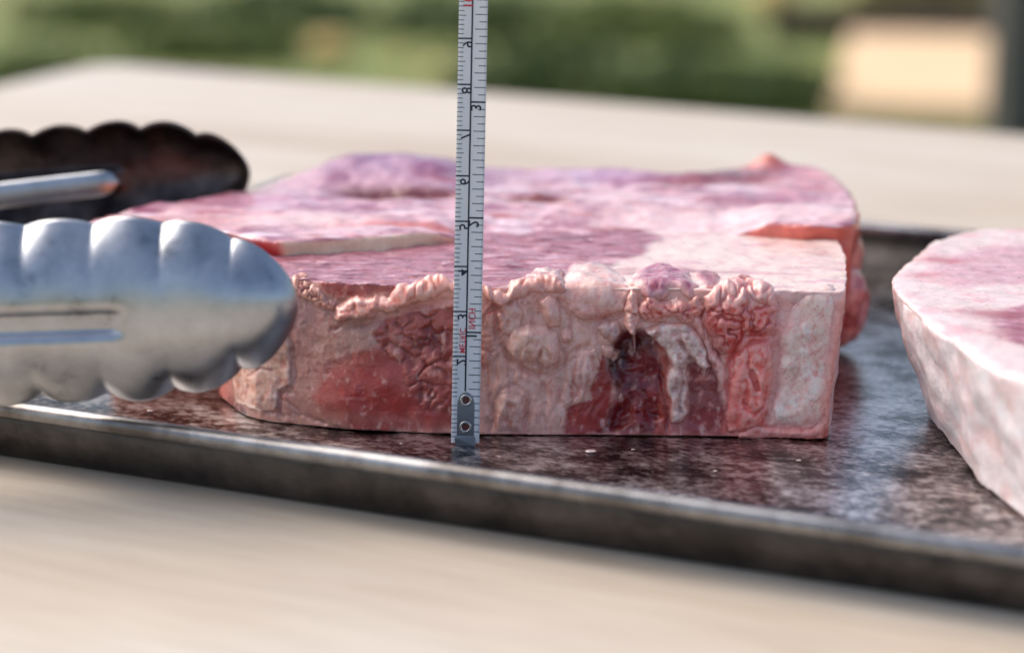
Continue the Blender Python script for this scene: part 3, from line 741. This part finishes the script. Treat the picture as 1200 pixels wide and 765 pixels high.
Z2 = 3.7
def steak2():
    org = (1, 11, 0); root = empty('raw_steak', org)
    tag(root, 'large raw steak lying behind the measured one, purple mound at its back', 'steak', 'raw steaks on the tray')
    px = [(112, 272), (160, 266), (240, 268), (335, 281), (520, 268), (640, 266), (760, 262), (880, 259), (985, 263), (1003, 254), (1000, 230), (968, 198), (925, 194), (880, 194), (800, 200), (720, 196), (600, 196), (540, 196), (470, 192), (410, 194), (365, 202), (300, 218), (220, 232), (150, 244), (105, 258)]
    out = [tuple(onz(a, b, Z2)[:2]) for a, b in px]
    FRT = [tuple(onz(a, b, Z2)[:2]) for a, b in ((112, 272), (240, 268), (335, 281), (520, 268), (640, 266), (760, 262), (880, 259), (985, 263))]
    mound = onz(455, 205, Z2); ob = onz(900, 194, Z2)
    def hf(x, y, z):
        tr = 0
        for (px, py, rx, ry, d) in ((475, 228, 1.8, .3, .22), (625, 233, .9, .25, .18), (800, 210, 2.6, .4, .2), (890, 235, 1.8, .35, .12), (480, 262, 3, .25, .1), (250, 250, 2.0, .3, .12)):
            Q = onz(px, py, Z2); tr = tr - d * np.exp(-((x - Q[0]) / rx) ** 4 - ((y - Q[1]) / ry) ** 2)
        return tr + .12 * fbm(np.stack([x, y, 0 * x], 1) * .9, 3, 208) + .55 * np.exp(-((x - mound[0]) / 2.0) ** 4 - ((y - mound[1]) / 1.6) ** 2) + .3 * np.exp(-((x - ob[0]) / .5) ** 2 - ((y - ob[1]) / .5) ** 2)
    def zs(x, y):
        yfr = np.interp(x, [p[0] for p in FRT], [p[1] for p in FRT])
        return 1 - .125 * sstep(-1.2, .6, x) * sstep(7.6, 6.2, x) * sstep(3.0, .4, y - yfr)
    def paint(x, y, n3):
        q = np.stack([x, y], 1) + .3 * np.stack([noise(n3 * .9, 201), noise(n3 * .9, 202)], 1) + .1 * np.stack([noise(n3 * 3, 203), noise(n3 * 3, 204)], 1)
        nb = fbm(n3 * .9, 4, 205); st = fbm(np.stack([x * .5, y * 2.0, 0 * x], 1), 4, 206)
        c = np.tile(lin(220, 186, 188), (len(x), 1)); c = mixc(c, lin(162, 104, 124), .95 * sstep(-.1, .3, nb)); c = mixc(c, lin(234, 218, 220), .9 * sstep(.0, .28, st)); c = mixc(c, lin(168, 74, 78), .75 * sstep(.08, .36, fbm(np.stack([x * .7, y * 2.6, 0 * x + 7], 1), 4, 207)))
        return gauss_paint(c, q, [(455, 202, 3.2, 2.2, (152, 108, 140), .95), (475, 227, 2.0, .5, (112, 30, 38), 1), (430, 229, .8, .4, (100, 30, 40), .9), (625, 232, 1.0, .4, (120, 30, 34), .95), (480, 262, 3.0, .35, (206, 130, 120), .8),
            (800, 208, 2.8, .8, (138, 44, 50), .95), (860, 202, 1.3, .6, (112, 24, 26), .9), (900, 193, .7, .7, (206, 122, 92), .9), (890, 232, 1.7, .8, (158, 92, 118), .9), (945, 220, .8, .5, (168, 72, 86), .8), (960, 205, .9, .8, (222, 168, 168), .8),
            (820, 245, 3.0, 1.2, (234, 214, 208), .85), (950, 248, 1.6, .8, (232, 206, 202), .8), (700, 205, 2.0, 1.0, (206, 180, 206), .6), (300, 235, 2.5, 1.0, (196, 146, 168), .6), (350, 255, 2.6, .5, (234, 208, 200), .8), (215, 258, 2.5, .6, (222, 176, 172), .6)], Z2)
    def sp(s, x, y, z):
        def X(px): return onz(px, 270, 3.3)[0]
        g = lambda c, w: np.exp(-((x - c) / w) ** 2)
        s = mixc(s, lin(176, 40, 34), .95 * g(X(322), .55)); s = mixc(s, lin(240, 218, 190), .95 * sstep(X(338), X(350), x) * sstep(X(560), X(500), x))
        s = mixc(s, lin(222, 160, 128), .8 * sstep(X(305), X(290), x)); s = mixc(s, lin(206, 110, 92), .85 * g(X(960), 1.4)); s = mixc(s, lin(222, 140, 122), .7 * g(X(900), .9))
        return s
    generic_steak(root, out, Z2, paint, ((220, 150, 134), (200, 104, 92), (232, 186, 168)), 210, .07, .12, .45, hf, sp, org, zs)
    # knob of fat low on its right end
    def knob(name, c, r, colr, seed):
        bm = bmesh.new(); bmesh.ops.create_icosphere(bm, subdivisions=5, radius=1)
        P = np.array([v.co[:] for v in bm.verts]); F = [tuple(v.index for v in f.verts) for f in bm.faces]; bm.free()
        n = fbm(P * 1.2 + seed, 4, seed); V = np.array(c) + P * np.array(r) * (1 + .22 * n)[:, None]
        cc = mixc(np.tile(lin(*colr[0]), (len(P), 1)), lin(*colr[1]), sstep(-.2, .3, fbm(P * 2.2, 3, seed + 1)))
        V[:, 2] = np.maximum(V[:, 2], .01)
        mesh_obj(name, V, F, M_FAT, root, cc, org=org)
    a, b_ = onz(994, 410, 0), at_depth(994, 378, 57)
    knob('fat_knob', (9.42, 7.9, 1.15), (.74, .8, 1.12), ((230, 176, 168), (196, 110, 108)), 220)
    knob('fat_knob', (9.6, 8.8, 2.3), (.5, .8, .9), ((222, 160, 146), (206, 120, 108)), 224)
    return root
steak2()
Z3 = 3.2
def steak3():
    org = (14.5, 1, 0); root = empty('raw_steak', org)
    tag(root, 'pale raw steak with thick white fat edge, apart from the overlapping pair', 'steak', 'raw steaks on the tray')
    px = [(1042, 334), (1046, 318), (1070, 298), (1098, 280), (1130, 269), (1170, 266), (1215, 268)]
    out = [tuple(onz(a, b, Z3)[:2]) for a, b in px] + [(17.5, 7.2), (19, 4.0), (19.0, -1), (17.5, -5.5), (14.2, -8.0), (11.7, -7.2)] + [tuple(onz(a, b, Z3)[:2]) for a, b in ((1182, 438), (1140, 414), (1100, 386), (1066, 362))]
    lean = [tuple(onz(a, b, Z3)[:2]) for a, b in ((1160, 372), (1185, 358), (1230, 348), (1300, 360), (1300, 440), (1215, 410), (1175, 394))]
    lean2 = [tuple(onz(a, b, Z3)[:2]) for a, b in ((1088, 320), (1100, 300), (1150, 290), (1260, 285), (1260, 330), (1160, 335), (1120, 338))]
    def paint(x, y, n3):
        q = np.stack([x, y], 1) + .25 * np.stack([noise(n3 * .9, 301), noise(n3 * .9, 302)], 1) + .1 * np.stack([noise(n3 * 3, 303), noise(n3 * 3, 304)], 1)
        nb = fbm(n3 * 1.2, 4, 305)
        c = np.tile(lin(236, 218, 212), (len(x), 1)); c = mixc(c, lin(220, 180, 180), .7 * sstep(0, .4, nb))
        fib = fbm(n3 * np.array([3, 5, 1]), 4, 306)
        le = mixc(np.tile(lin(186, 132, 142), (len(x), 1)), lin(216, 184, 190), .8 * sstep(0, .3, fib)); le = mixc(le, lin(146, 70, 88), .7 * sstep(.05, .35, -fib))
        m = sstep(-.2, .25, poly_sd(q, lean))[:, None]; c = c * (1 - m) + le * m
        m = (.7 * sstep(-.3, .4, poly_sd(q, lean2)))[:, None]; c = c * (1 - m) + mixc(le, lin(224, 190, 196), np.full(len(x), .5)) * m
        return gauss_paint(c, q, [(1105, 304, .8, .35, (186, 96, 104), .7), (1085, 322, .4, .4, (196, 110, 120), .7), (1172, 368, .8, .35, (160, 66, 78), .8), (1190, 388, .6, .4, (150, 56, 70), .6)], Z3)
    def sp(s, x, y, z):
        P = at_depth(1062, 372, 48)
        s = mixc(s, lin(220, 178, 168), .35 * sstep(1.2, 3.2, y) * sstep(6.5, 4.5, y) * sstep(.2, .9, z) )
        return s
    generic_steak(root, out, Z3, paint, ((238, 230, 228), (232, 214, 210), (242, 238, 236)), 310, .07, .08, 1.15, None, sp, org)
    return root
steak3()

# ------------------------------------------------------------------ tape measure
def build_tape():
    root = empty('tape_measure', (0, 0, 0))
    tag(root, 'white metal measuring tape standing upright on the tray against the front steak', 'tape measure')
    lean = R(9.0); dx = 11 / 522.0
    W = .63; TOP = 15.0
    up = np.array([dx, math.sin(lean), math.cos(lean)]); up /= np.linalg.norm(up)
    rt = np.array([1, 0, -dx]); rt /= np.linalg.norm(rt); nr = np.cross(rt, up); nr = nr if nr[1] < 0 else -nr
    def pos(a, b, h=0.):   # a across (-.5 .. .5 of W), b along in cm, h towards the viewer
        sag = .030 * (1 - (2 * a) ** 2)            # slightly cupped strip
        return rt * a * W + up * b - nr * sag + nr * h
    M_white = simple('white_tape_enamel', tuple(lin(226, 225, 224)), .38)
    M_black = simple('black_print', tuple(lin(24, 26, 44)), .5)
    M_red = simple('red_print', tuple(lin(206, 40, 60)), .5)
    M_tip = steel_material('dull_steel_tip', (.30, .30, .31), .4)
    M_eye = steel_material('eyelet_metal', (.66, .62, .55), .25)
    n = 9; A = np.linspace(-.5, .5, n); Bs = np.linspace(.06, TOP, 60)
    V = [pos(a, b) for b in Bs for a in A] + [pos(a, b, -.014) for b in Bs for a in A]; F = []; k = len(Bs) * n
    for j in range(len(Bs) - 1):
        for i in range(n - 1):
            q = (j * n + i, j * n + i + 1, (j + 1) * n + i + 1, (j + 1) * n + i); F.append(q); F.append(tuple(k + z for z in q[::-1]))
        F.append((j * n, (j + 1) * n, k + (j + 1) * n, k + j * n)); F.append((j * n + n - 1, k + j * n + n - 1, k + (j + 1) * n + n - 1, (j + 1) * n + n - 1))
    mesh_obj('blade', V, F, M_white, root)
    # printed marks: thin raised ink
    V = []; F = []
    def bar(a0, a1, b, th, h=.004):
        s = len(V); m = 4
        for a in np.linspace(a0, a1, m): V.append(pos(a, b - th / 2, h)); V.append(pos(a, b + th / 2, h))
        for i in range(m - 1): F.append((s + 2 * i, s + 2 * i + 2, s + 2 * i + 3, s + 2 * i + 1))
    CL = -.03
    for mm in range(2, 140):
        b = mm / 10
        if mm % 10 == 0: continue
        bar(-.5, -.31 + (.06 if mm % 5 == 0 else 0), b, .016 if b > .9 else .014)
    for cmk in range(2, 14): bar(-.5, CL, cmk, .034)
    for k16 in range(2, 90):
        b = k16 * 2.54 / 16
        if k16 % 16 == 0: bar(CL, .49, b, .036, .0045)
        else: bar(.08 if k16 % 2 == 0 else .22, .49, b, .017)
    for j in range(52):
        b0 = 1.22 + j * .25; s = len(V)
        for b in (b0, b0 + .25):
            V.append(pos(CL - .028, b, .005)); V.append(pos(CL + .028, b, .005))
        F.append((s, s + 1, s + 3, s + 2))
    mesh_obj('graduation_marks', V, F, M_black, root, smooth=False)
    def text(s, size, a_mid, b0, mat, name, align='LEFT', squeeze=1.0):
        cu = bpy.data.curves.new('t', 'FONT'); cu.body = s; cu.size = 1; cu.resolution_u = 4; cu.offset = .012
        o = bpy.data.objects.new('t', cu); col.objects.link(o)
        dg = bpy.context.evaluated_depsgraph_get(); me = bpy.data.meshes.new_from_object(o.evaluated_get(dg))
        P = np.array([v.co[:] for v in me.vertices]); F = [tuple(p.vertices) for p in me.polygons]
        bpy.data.objects.remove(o); bpy.data.curves.remove(cu); bpy.data.meshes.remove(me)
        P[:, 0] -= P[:, 0].min(); P[:, 0] *= squeeze; wd = P[:, 0].max() * size; hmid = (P[:, 1].max() + P[:, 1].min()) / 2
        if align == 'RIGHT': b0 = b0 - wd
        # the print reads upwards with the tops of the figures to the right, as in the photograph
        V = [pos(a_mid + (p[1] - hmid) * size / W, b0 + p[0] * size, .0055) for p in P]
        mesh_obj(name, V, F, mat, root, smooth=False)
    for k in range(2, 10):
        text(str(k), .31, -.175, k - .06, M_black, 'numeral', 'RIGHT')
    text('10', .31, -.175, 10 - .06, M_red, 'numeral', 'RIGHT')
    for k in (1, 2, 3, 4):
        text(str(k), .33, .155, k * 2.54 - .06, M_black, 'numeral', 'RIGHT')
    text('METRIC', .20, -.155, 2.08, M_red, 'lettering', 'LEFT', .82)
    text('INCH', .22, .16, 2.62, M_red, 'lettering', 'LEFT', .88)
    # end hook: plate with rounded head, two eyelets, folded lip
    hw = .30; rad = .30; top = 1.20
    ring = [(-hw, .10), (hw, .10)] + [(hw * math.cos(R(t)), top - rad + rad * math.sin(R(t))) for t in range(0, 181, 12)]
    def pl(p, h): return pos(0, 0, 0) + rt * p[0] * W + up * p[1] + nr * (h - .0)
    V = [pl((x / 1., y), .022) for x, y in ring] + [pl((x, y), .002) for x, y in ring]; m = len(ring)
    F = [tuple(range(m)), tuple(range(m, 2 * m))[::-1]] + [(i, m + i, m + (i + 1) % m, (i + 1) % m) for i in range(m)]
    mesh_obj('end_hook', V, F, M_tip, root, smooth=False)
    # lip folded towards the viewer at the foot
    lp = [(-.36, .0), (.36, .0), (.36, .17), (.31, .22), (-.31, .22), (-.36, .17)]
    V = [pl(p, .052 if p[1] < .2 else .03) for p in lp] + [pl(p, .0) for p in lp]; m = len(lp)
    F = [tuple(range(m)), tuple(range(m, 2 * m))[::-1]] + [(i, m + i, m + (i + 1) % m, (i + 1) % m) for i in range(m)]
    mesh_obj('hook_lip', V, F, M_tip, root, smooth=False)
    M_dark = simple('eyelet_hole', tuple(lin(96, 44, 40)), .5)
    for b in (1.02, .42):
        V = []; F = []; nn = 28; mm = 8
        for i in range(nn):
            a = 2 * math.pi * i / nn
            for j in range(mm):
                t = 2 * math.pi * j / mm; r = .108 + .030 * math.cos(t)
                V.append(pl((r * math.cos(a) / W, b + r * math.sin(a)), .022 + .022 * math.sin(t)))
        for i in range(nn):
            for j in range(mm): F.append((i * mm + j, ((i + 1) % nn) * mm + j, ((i + 1) % nn) * mm + (j + 1) % mm, i * mm + (j + 1) % mm))
        e = mesh_obj('eyelet', V, F, M_eye, root)
        V = [pl((.09 * math.cos(2 * math.pi * i / nn) / W, b + .09 * math.sin(2 * math.pi * i / nn)), .0245) for i in range(nn)]
        hole = mesh_obj('hole', V, [tuple(range(nn))], M_dark, e, smooth=False)
    return root
build_tape()

# ------------------------------------------------------------------ tongs
def tong_head(L, Wd, Dp, side, n_s=150, n_t=72, lam=1.42, slot_from=3.55, width_far=1.0):
    """trough with scalloped edges; local x runs back from the tip, z across, y depth; side=-1 bulges to -y"""
    V = []; s = np.linspace(0, 1, n_s) ** 1.35 * L; t = np.linspace(-1, 1, n_t)
    for si in s:
        e = min(si / 3.5, 1.0); wprof = Wd * (1 - (1 - e) ** 2.2) ** .52
        fade = 1 - .30 * min(max((si - 6.5) / 5, 0), 1); wprof *= fade
        sc = (2 * abs(math.cos(math.pi * (si - .55) / lam)) ** .7 - 1) * min(1, si / 1.0) * (1 if si < 9 else max(0, 1 - (si - 9) / 2))
        bulge = Dp * (1 - (1 - min(si / 2.0, 1)) ** 2.2) ** .5
        for ti in t:
            ed = abs(ti) ** 5
            z = ti * wprof + math.copysign(1, ti) * ed * .10 * sc
            y = side * (bulge * (1 - abs(ti) ** 2.4) - .0 + .12 * sc * (1 + .35 * math.sin(si * 2.3 + (2 if ti > 0 else 0))) * abs(ti) ** 2.4 * (1 if abs(ti) < 1 else 1))
            # pressed channel
            d = max(abs(ti * Wd + .08) - .16, 0); along = 1 / (1 + math.exp(-(si - slot_from - .15 * d) * 14))
            y -= side * .20 * along * math.exp(-(d / .13) ** 2)
            V.append((si, y, z))
    F = [(i * n_t + j, (i + 1) * n_t + j, (i + 1) * n_t + j + 1, i * n_t + j + 1) for i in range(n_s - 1) for j in range(n_t - 1)]
    return np.array(V), F
def build_tongs():
    M_S = steel_material('polished_steel', (.52, .53, .55), .32)
    M_D = steel_material('scorched_steel', (.13, .105, .10), .36, stain=(.022, .016, .015))
    tip1 = at_depth(347, 354, 46.2); tail1 = at_depth(0, 366, 46.4)
    tip2 = at_depth(291, 202, 58.5); tail2 = at_depth(0, 224, 58.6)
    hinge = np.array([-33.0, 4.6, 4.3])
    root = empty('kitchen_tongs', tuple(hinge))
    tag(root, 'open steel kitchen tongs with scalloped tips, reaching over the tray edge', 'tongs')
    def place(tip, tail, side, mat, name, scale=1.0):
        ax = tail - tip; ax /= np.linalg.norm(ax)
        L = 10.5
        V, F = tong_head(L, 1.86 * scale, .95, side)
        up = np.array([0, -.12 * 0, 1.0]); yv = np.cross(up, ax); yv /= np.linalg.norm(yv); yv = yv if yv[1] > 0 else -yv; zv = np.cross(ax, yv); zv = zv if zv[2] > 0 else -zv
        W = tip + V[:, :1] * ax + V[:, 1:2] * yv + V[:, 2:3] * zv
        o = mesh_obj(name, W, F, mat, root, org=tuple(hinge))
        md = o.modifiers.new('thick', 'SOLIDIFY'); md.thickness = .0009; md.offset = 0
        # arm: shallow channel to the hinge
        p0 = tip + ax * (L - .3); p1 = hinge + np.array([0, side * .5, 0]); m = 40; k = 13; Va = []
        for i in range(m):
            f = i / (m - 1); c = p0 * (1 - f) + p1 * f + np.array([0, side * 1.2 * math.sin(math.pi * f) ** 2 * 0, 0]); hw = 1.28 * (1 - .35 * f)
            for j in range(k):
                tt = -1 + 2 * j / (k - 1); Va.append(c + np.array([0, side * .75 * (1 - abs(tt) ** 2.6), 0]) + np.array([0, 0, tt * hw]))
        Fa = [(i * k + j, (i + 1) * k + j, (i + 1) * k + j + 1, i * k + j + 1) for i in range(m - 1) for j in range(k - 1)]
        oa = mesh_obj('arm', Va, Fa, M_S, root, org=tuple(hinge)); md = oa.modifiers.new('thick', 'SOLIDIFY'); md.thickness = .0009; md.offset = 0
        return o
    a = place(tip1, tail1, -1, M_S, 'gripping_head')
    b = place(tip2, tail2, 1, M_D, 'gripping_head', .80)
    b['label'] = 'scorched brown gripping head'
    # polished inner arm lying along the far head
    pa, pb = at_depth(140, 213, 57.4), at_depth(-60, 236, 57.4); V = []; F = []; n = 20; m = 24
    for i in range(m):
        f = i / (m - 1); k = math.sqrt(max(0, 1 - max(0, (.12 - f) / .12) ** 2)) if f < .12 else 1
        c = pa * (1 - f) + pb * f
        for j in range(n):
            an = 2 * math.pi * j / n; V.append(c + np.array([0, .16 * k * math.cos(an), .34 * k * math.sin(an)]))
    F = [(i * n + j, i * n + (j + 1) % n, (i + 1) * n + (j + 1) % n, (i + 1) * n + j) for i in range(m - 1) for j in range(n)] + [tuple(range((m - 1) * n, m * n))]
    mesh_obj('inner_arm', V, F, M_S, root, org=tuple(hinge))
    # hinge pin
    V = []; F = []; nn = 20
    for z in (-1.3, 1.3):
        for i in range(nn): V.append(hinge + np.array([.35 * math.cos(2 * math.pi * i / nn), .35 * math.sin(2 * math.pi * i / nn), z]))
    F = [(i, (i + 1) % nn, nn + (i + 1) % nn, nn + i) for i in range(nn)] + [tuple(range(nn))[::-1], tuple(range(nn, 2 * nn))]
    mesh_obj('hinge_pin', V, F, M_S, root, org=tuple(hinge))
build_tongs()

# ------------------------------------------------------------------ garden behind, far out of focus
rng = np.random.default_rng(4)
def ground_at(px, py): return onz(px, py, GROUND)
def leaf_mat(name, c1, c2):
    m, t, b = new_mat(name)
    tc = N(t, 'ShaderNodeTexCoord'); n = N(t, 'ShaderNodeTexNoise', Scale=9.0, Detail=4.0)
    t.links.new(tc.outputs['Object'], n.inputs['Vector'])
    r = ramp(t, [(.3, c1), (.7, c2)]); t.links.new(n.outputs['Fac'], r.inputs[0]); t.links.new(r.outputs[0], b.inputs['Base Color'])
    b.inputs['Roughness'].default_value = .5
    return m
def shrub(c, rx, ry, h, n, leaf, mat, label, group, seed):
    rg = np.random.default_rng(seed)
    root = empty('shrub', tuple(c)); tag(root, label, 'shrub', group)
    d = rg.normal(size=(n, 3)); d /= np.linalg.norm(d, axis=1)[:, None]; d[:, 2] = np.abs(d[:, 2])
    rr = rg.uniform(.45, 1, n) ** .5 * (1 + .35 * fbm(d * 1.8 + seed, 3, seed))
    P = d * rr[:, None] * np.array([rx, ry, h]) + np.array([0, 0, 2])
    a = rg.normal(size=(n, 3)); a /= np.linalg.norm(a, axis=1)[:, None]; b = np.cross(a, rg.normal(size=(n, 3))); b /= np.linalg.norm(b, axis=1)[:, None]
    s = leaf * rg.uniform(.6, 1.3, n)[:, None]
    V = np.stack([P - a * s, P + b * s * .42, P + a * s, P - b * s * .42], 1).reshape(-1, 3)
    F = np.arange(4 * n).reshape(n, 4)
    o = mesh_obj('foliage', V + np.array(c), F, mat, root, smooth=False, org=tuple(c))
    V = []; F = []
    for k in range(5):
        ang = k * 1.26; e = np.array([.5 * rx * math.cos(ang), .5 * ry * math.sin(ang), h * .75]); s0 = len(V)
        for f, r in ((0, 1.6), (1, .5)):
            for i in range(6): V.append(e * f + np.array([r * math.cos(i * 1.047), r * math.sin(i * 1.047), 0]))
        for i in range(6): F.append((s0 + i, s0 + (i + 1) % 6, s0 + 6 + (i + 1) % 6, s0 + 6 + i))
    mesh_obj('stems', np.array(V) + np.array(c), F, M_BARK, root, org=tuple(c))
M_BARK = simple('bark', (.09, .06, .04), .8, 0, 30, .4)
G1 = leaf_mat('leaf_mid', (.15, .19, .05, 1), (.30, .33, .10, 1))
G2 = leaf_mat('leaf_dark', (.11, .155, .045, 1), (.21, .25, .08, 1))
G3 = leaf_mat('leaf_olive', (.12, .13, .03, 1), (.26, .24, .06, 1))
grp = 'low shrubs on the lawn'
lb = 'low green shrub on the lawn, blurred beyond the table'
sh = [(60, 112, G1, 24, 16, 9), (250, 70, G1, 26, 16, 10), (640, 112, G2, 28, 16, 10), (800, 128, G2, 28, 16, 11), (900, 134, G2, 18, 14, 10), (330, 30, G2, 30, 20, 10), (560, 40, G2, 34, 20, 11), (740, 48, G1, 34, 20, 11), (120, 30, G1, 30, 20, 9)]
for k, (px, py, mt, rx, ry, h) in enumerate(sh):
    shrub(ground_at(px, py), rx, ry, h, 1500, 3.0, mt, lb, grp, 500 + k)
shrub(ground_at(1095, 30), 26, 20, 14, 1200, 3.0, G3, 'yellow-green shrub behind the pale paving slab', None, 530)
# paving slab; the sunlight on it is put into its pale peach colour
M_ST = simple('sunlit_sandstone', tuple(lin(240, 204, 160)), .8, 0, 8, .1)
c0, c1 = ground_at(1000, 150), ground_at(1070, 62)
blk = empty('paving_slab', (ground_at(1066, 150)[0], c0[1], GROUND)); tag(blk, 'sandstone slab on the lawn beside the grey post, sunlight put into its pale peach colour', 'paving slab')
blk.rotation_euler = (0, 0, R(-10.5)); hwid = 92 * np.linalg.norm(c0 - CAM) / FPX
box_local('slab', (-hwid, 0, 0), (hwid * 1.15, c1[1] - c0[1], 6), M_ST, blk, 1.0, 3)
M_LOG = simple('dark_brown_wood', (.09, .055, .035), .8, 0, 12, .5)
lg = ground_at(1030, 44)
def log(name, c, length, r, label):
    V = []; F = []; n = 14; m = 12
    for i in range(m):
        f = i / (m - 1)
        for j in range(n):
            a = 2 * math.pi * j / n; rr = r * (1 + .12 * math.sin(3 * a + f * 5)) * (1 - .15 * f)
            V.append((c[0] - length / 2 + length * f, c[1] + rr * math.cos(a), c[2] + r + rr * math.sin(a)))
    for i in range(m - 1):
        for j in range(n): F.append((i * n + j, i * n + (j + 1) % n, (i + 1) * n + (j + 1) % n, (i + 1) * n + j))
    F.append(tuple(range(n))); F.append(tuple(range((m - 1) * n, m * n))[::-1])
    tag(mesh_obj(name, V, F, M_LOG, org=tuple(c)), label, 'log')
log('log', lg, 66, 5, 'dark brown log lying behind the pale paving slab')
# post
M_POST = simple('slate_grey_paint', tuple(lin(72, 71, 72)), .55, 0, 40, .1)
pd = 420.0; pc = at_depth(1166, 100, pd); post = empty('post', (pc[0] + 8, pc[1], GROUND))
tag(post, 'slate grey square post standing beyond the table', 'post')
box_local('shaft', (-8, -8, 4), (8, 8, 230), M_POST, post, .6, 2)
box_local('base_plate', (-11, -11, 0), (11, 11, 4), M_POST, post, .4, 2)
# fallen dry leaves give the tan spots
M_DRY = simple('dry_leaf', tuple(lin(226, 186, 116)), .6, 0, 60, .2)
def stone(px, py, r, k, dz):
    c = ground_at(px, py)
    bm = bmesh.new(); bmesh.ops.create_icosphere(bm, subdivisions=3, radius=1)
    P = np.array([v.co[:] for v in bm.verts]); F = [tuple(v.index for v in f.verts) for f in bm.faces]; bm.free()
    V = P * np.array([r, r * .8, r * .55]) * (1 + .25 * fbm(P * 1.3 + k, 3, k))[:, None]; V[:, 2] -= V[:, 2].min()
    tag(mesh_obj('pebble', V + c, F, M_DRY, org=tuple(c)), 'small tan stone lying on the lawn among the shrubs', 'stone', 'tan stones on the lawn')
for k, (px, py, r) in enumerate([(388, 72, 6.5), (520, 92, 4.0), (468, 76, 2.6), (18, 12, 4), (905, 6, 7), (1015, 4, 6)]): stone(px, py, r, 700 + k, 0)

# ------------------------------------------------------------------ crumbs of fat on the tray
for k, (px, py, r) in enumerate([(692, 530, .08), (176, 482, .05), (936, 540, .04), (742, 527, .03), (585, 535, .025), (1143, 520, .12), (838, 552, .03), (470, 520, .025)]):
    c = onz(px, py, 0)
    bm = bmesh.new(); bmesh.ops.create_icosphere(bm, subdivisions=3, radius=1)
    P = np.array([v.co[:] for v in bm.verts]); F = [tuple(v.index for v in f.verts) for f in bm.faces]; bm.free()
    V = P * np.array([r * 1.5, r, r * .35]) * (1 + .4 * fbm(P * 1.3 + k, 3, 900 + k))[:, None]; V[:, 2] -= V[:, 2].min() - .002
    cc = np.tile(lin(232, 214, 204), (len(P), 1))
    tag(mesh_obj('fat_crumb', V + c, F, M_FAT, None, cc, org=tuple(c)), 'tiny white crumb of fat on the bare dark tray floor', 'fat crumb', 'crumbs of fat on the tray')
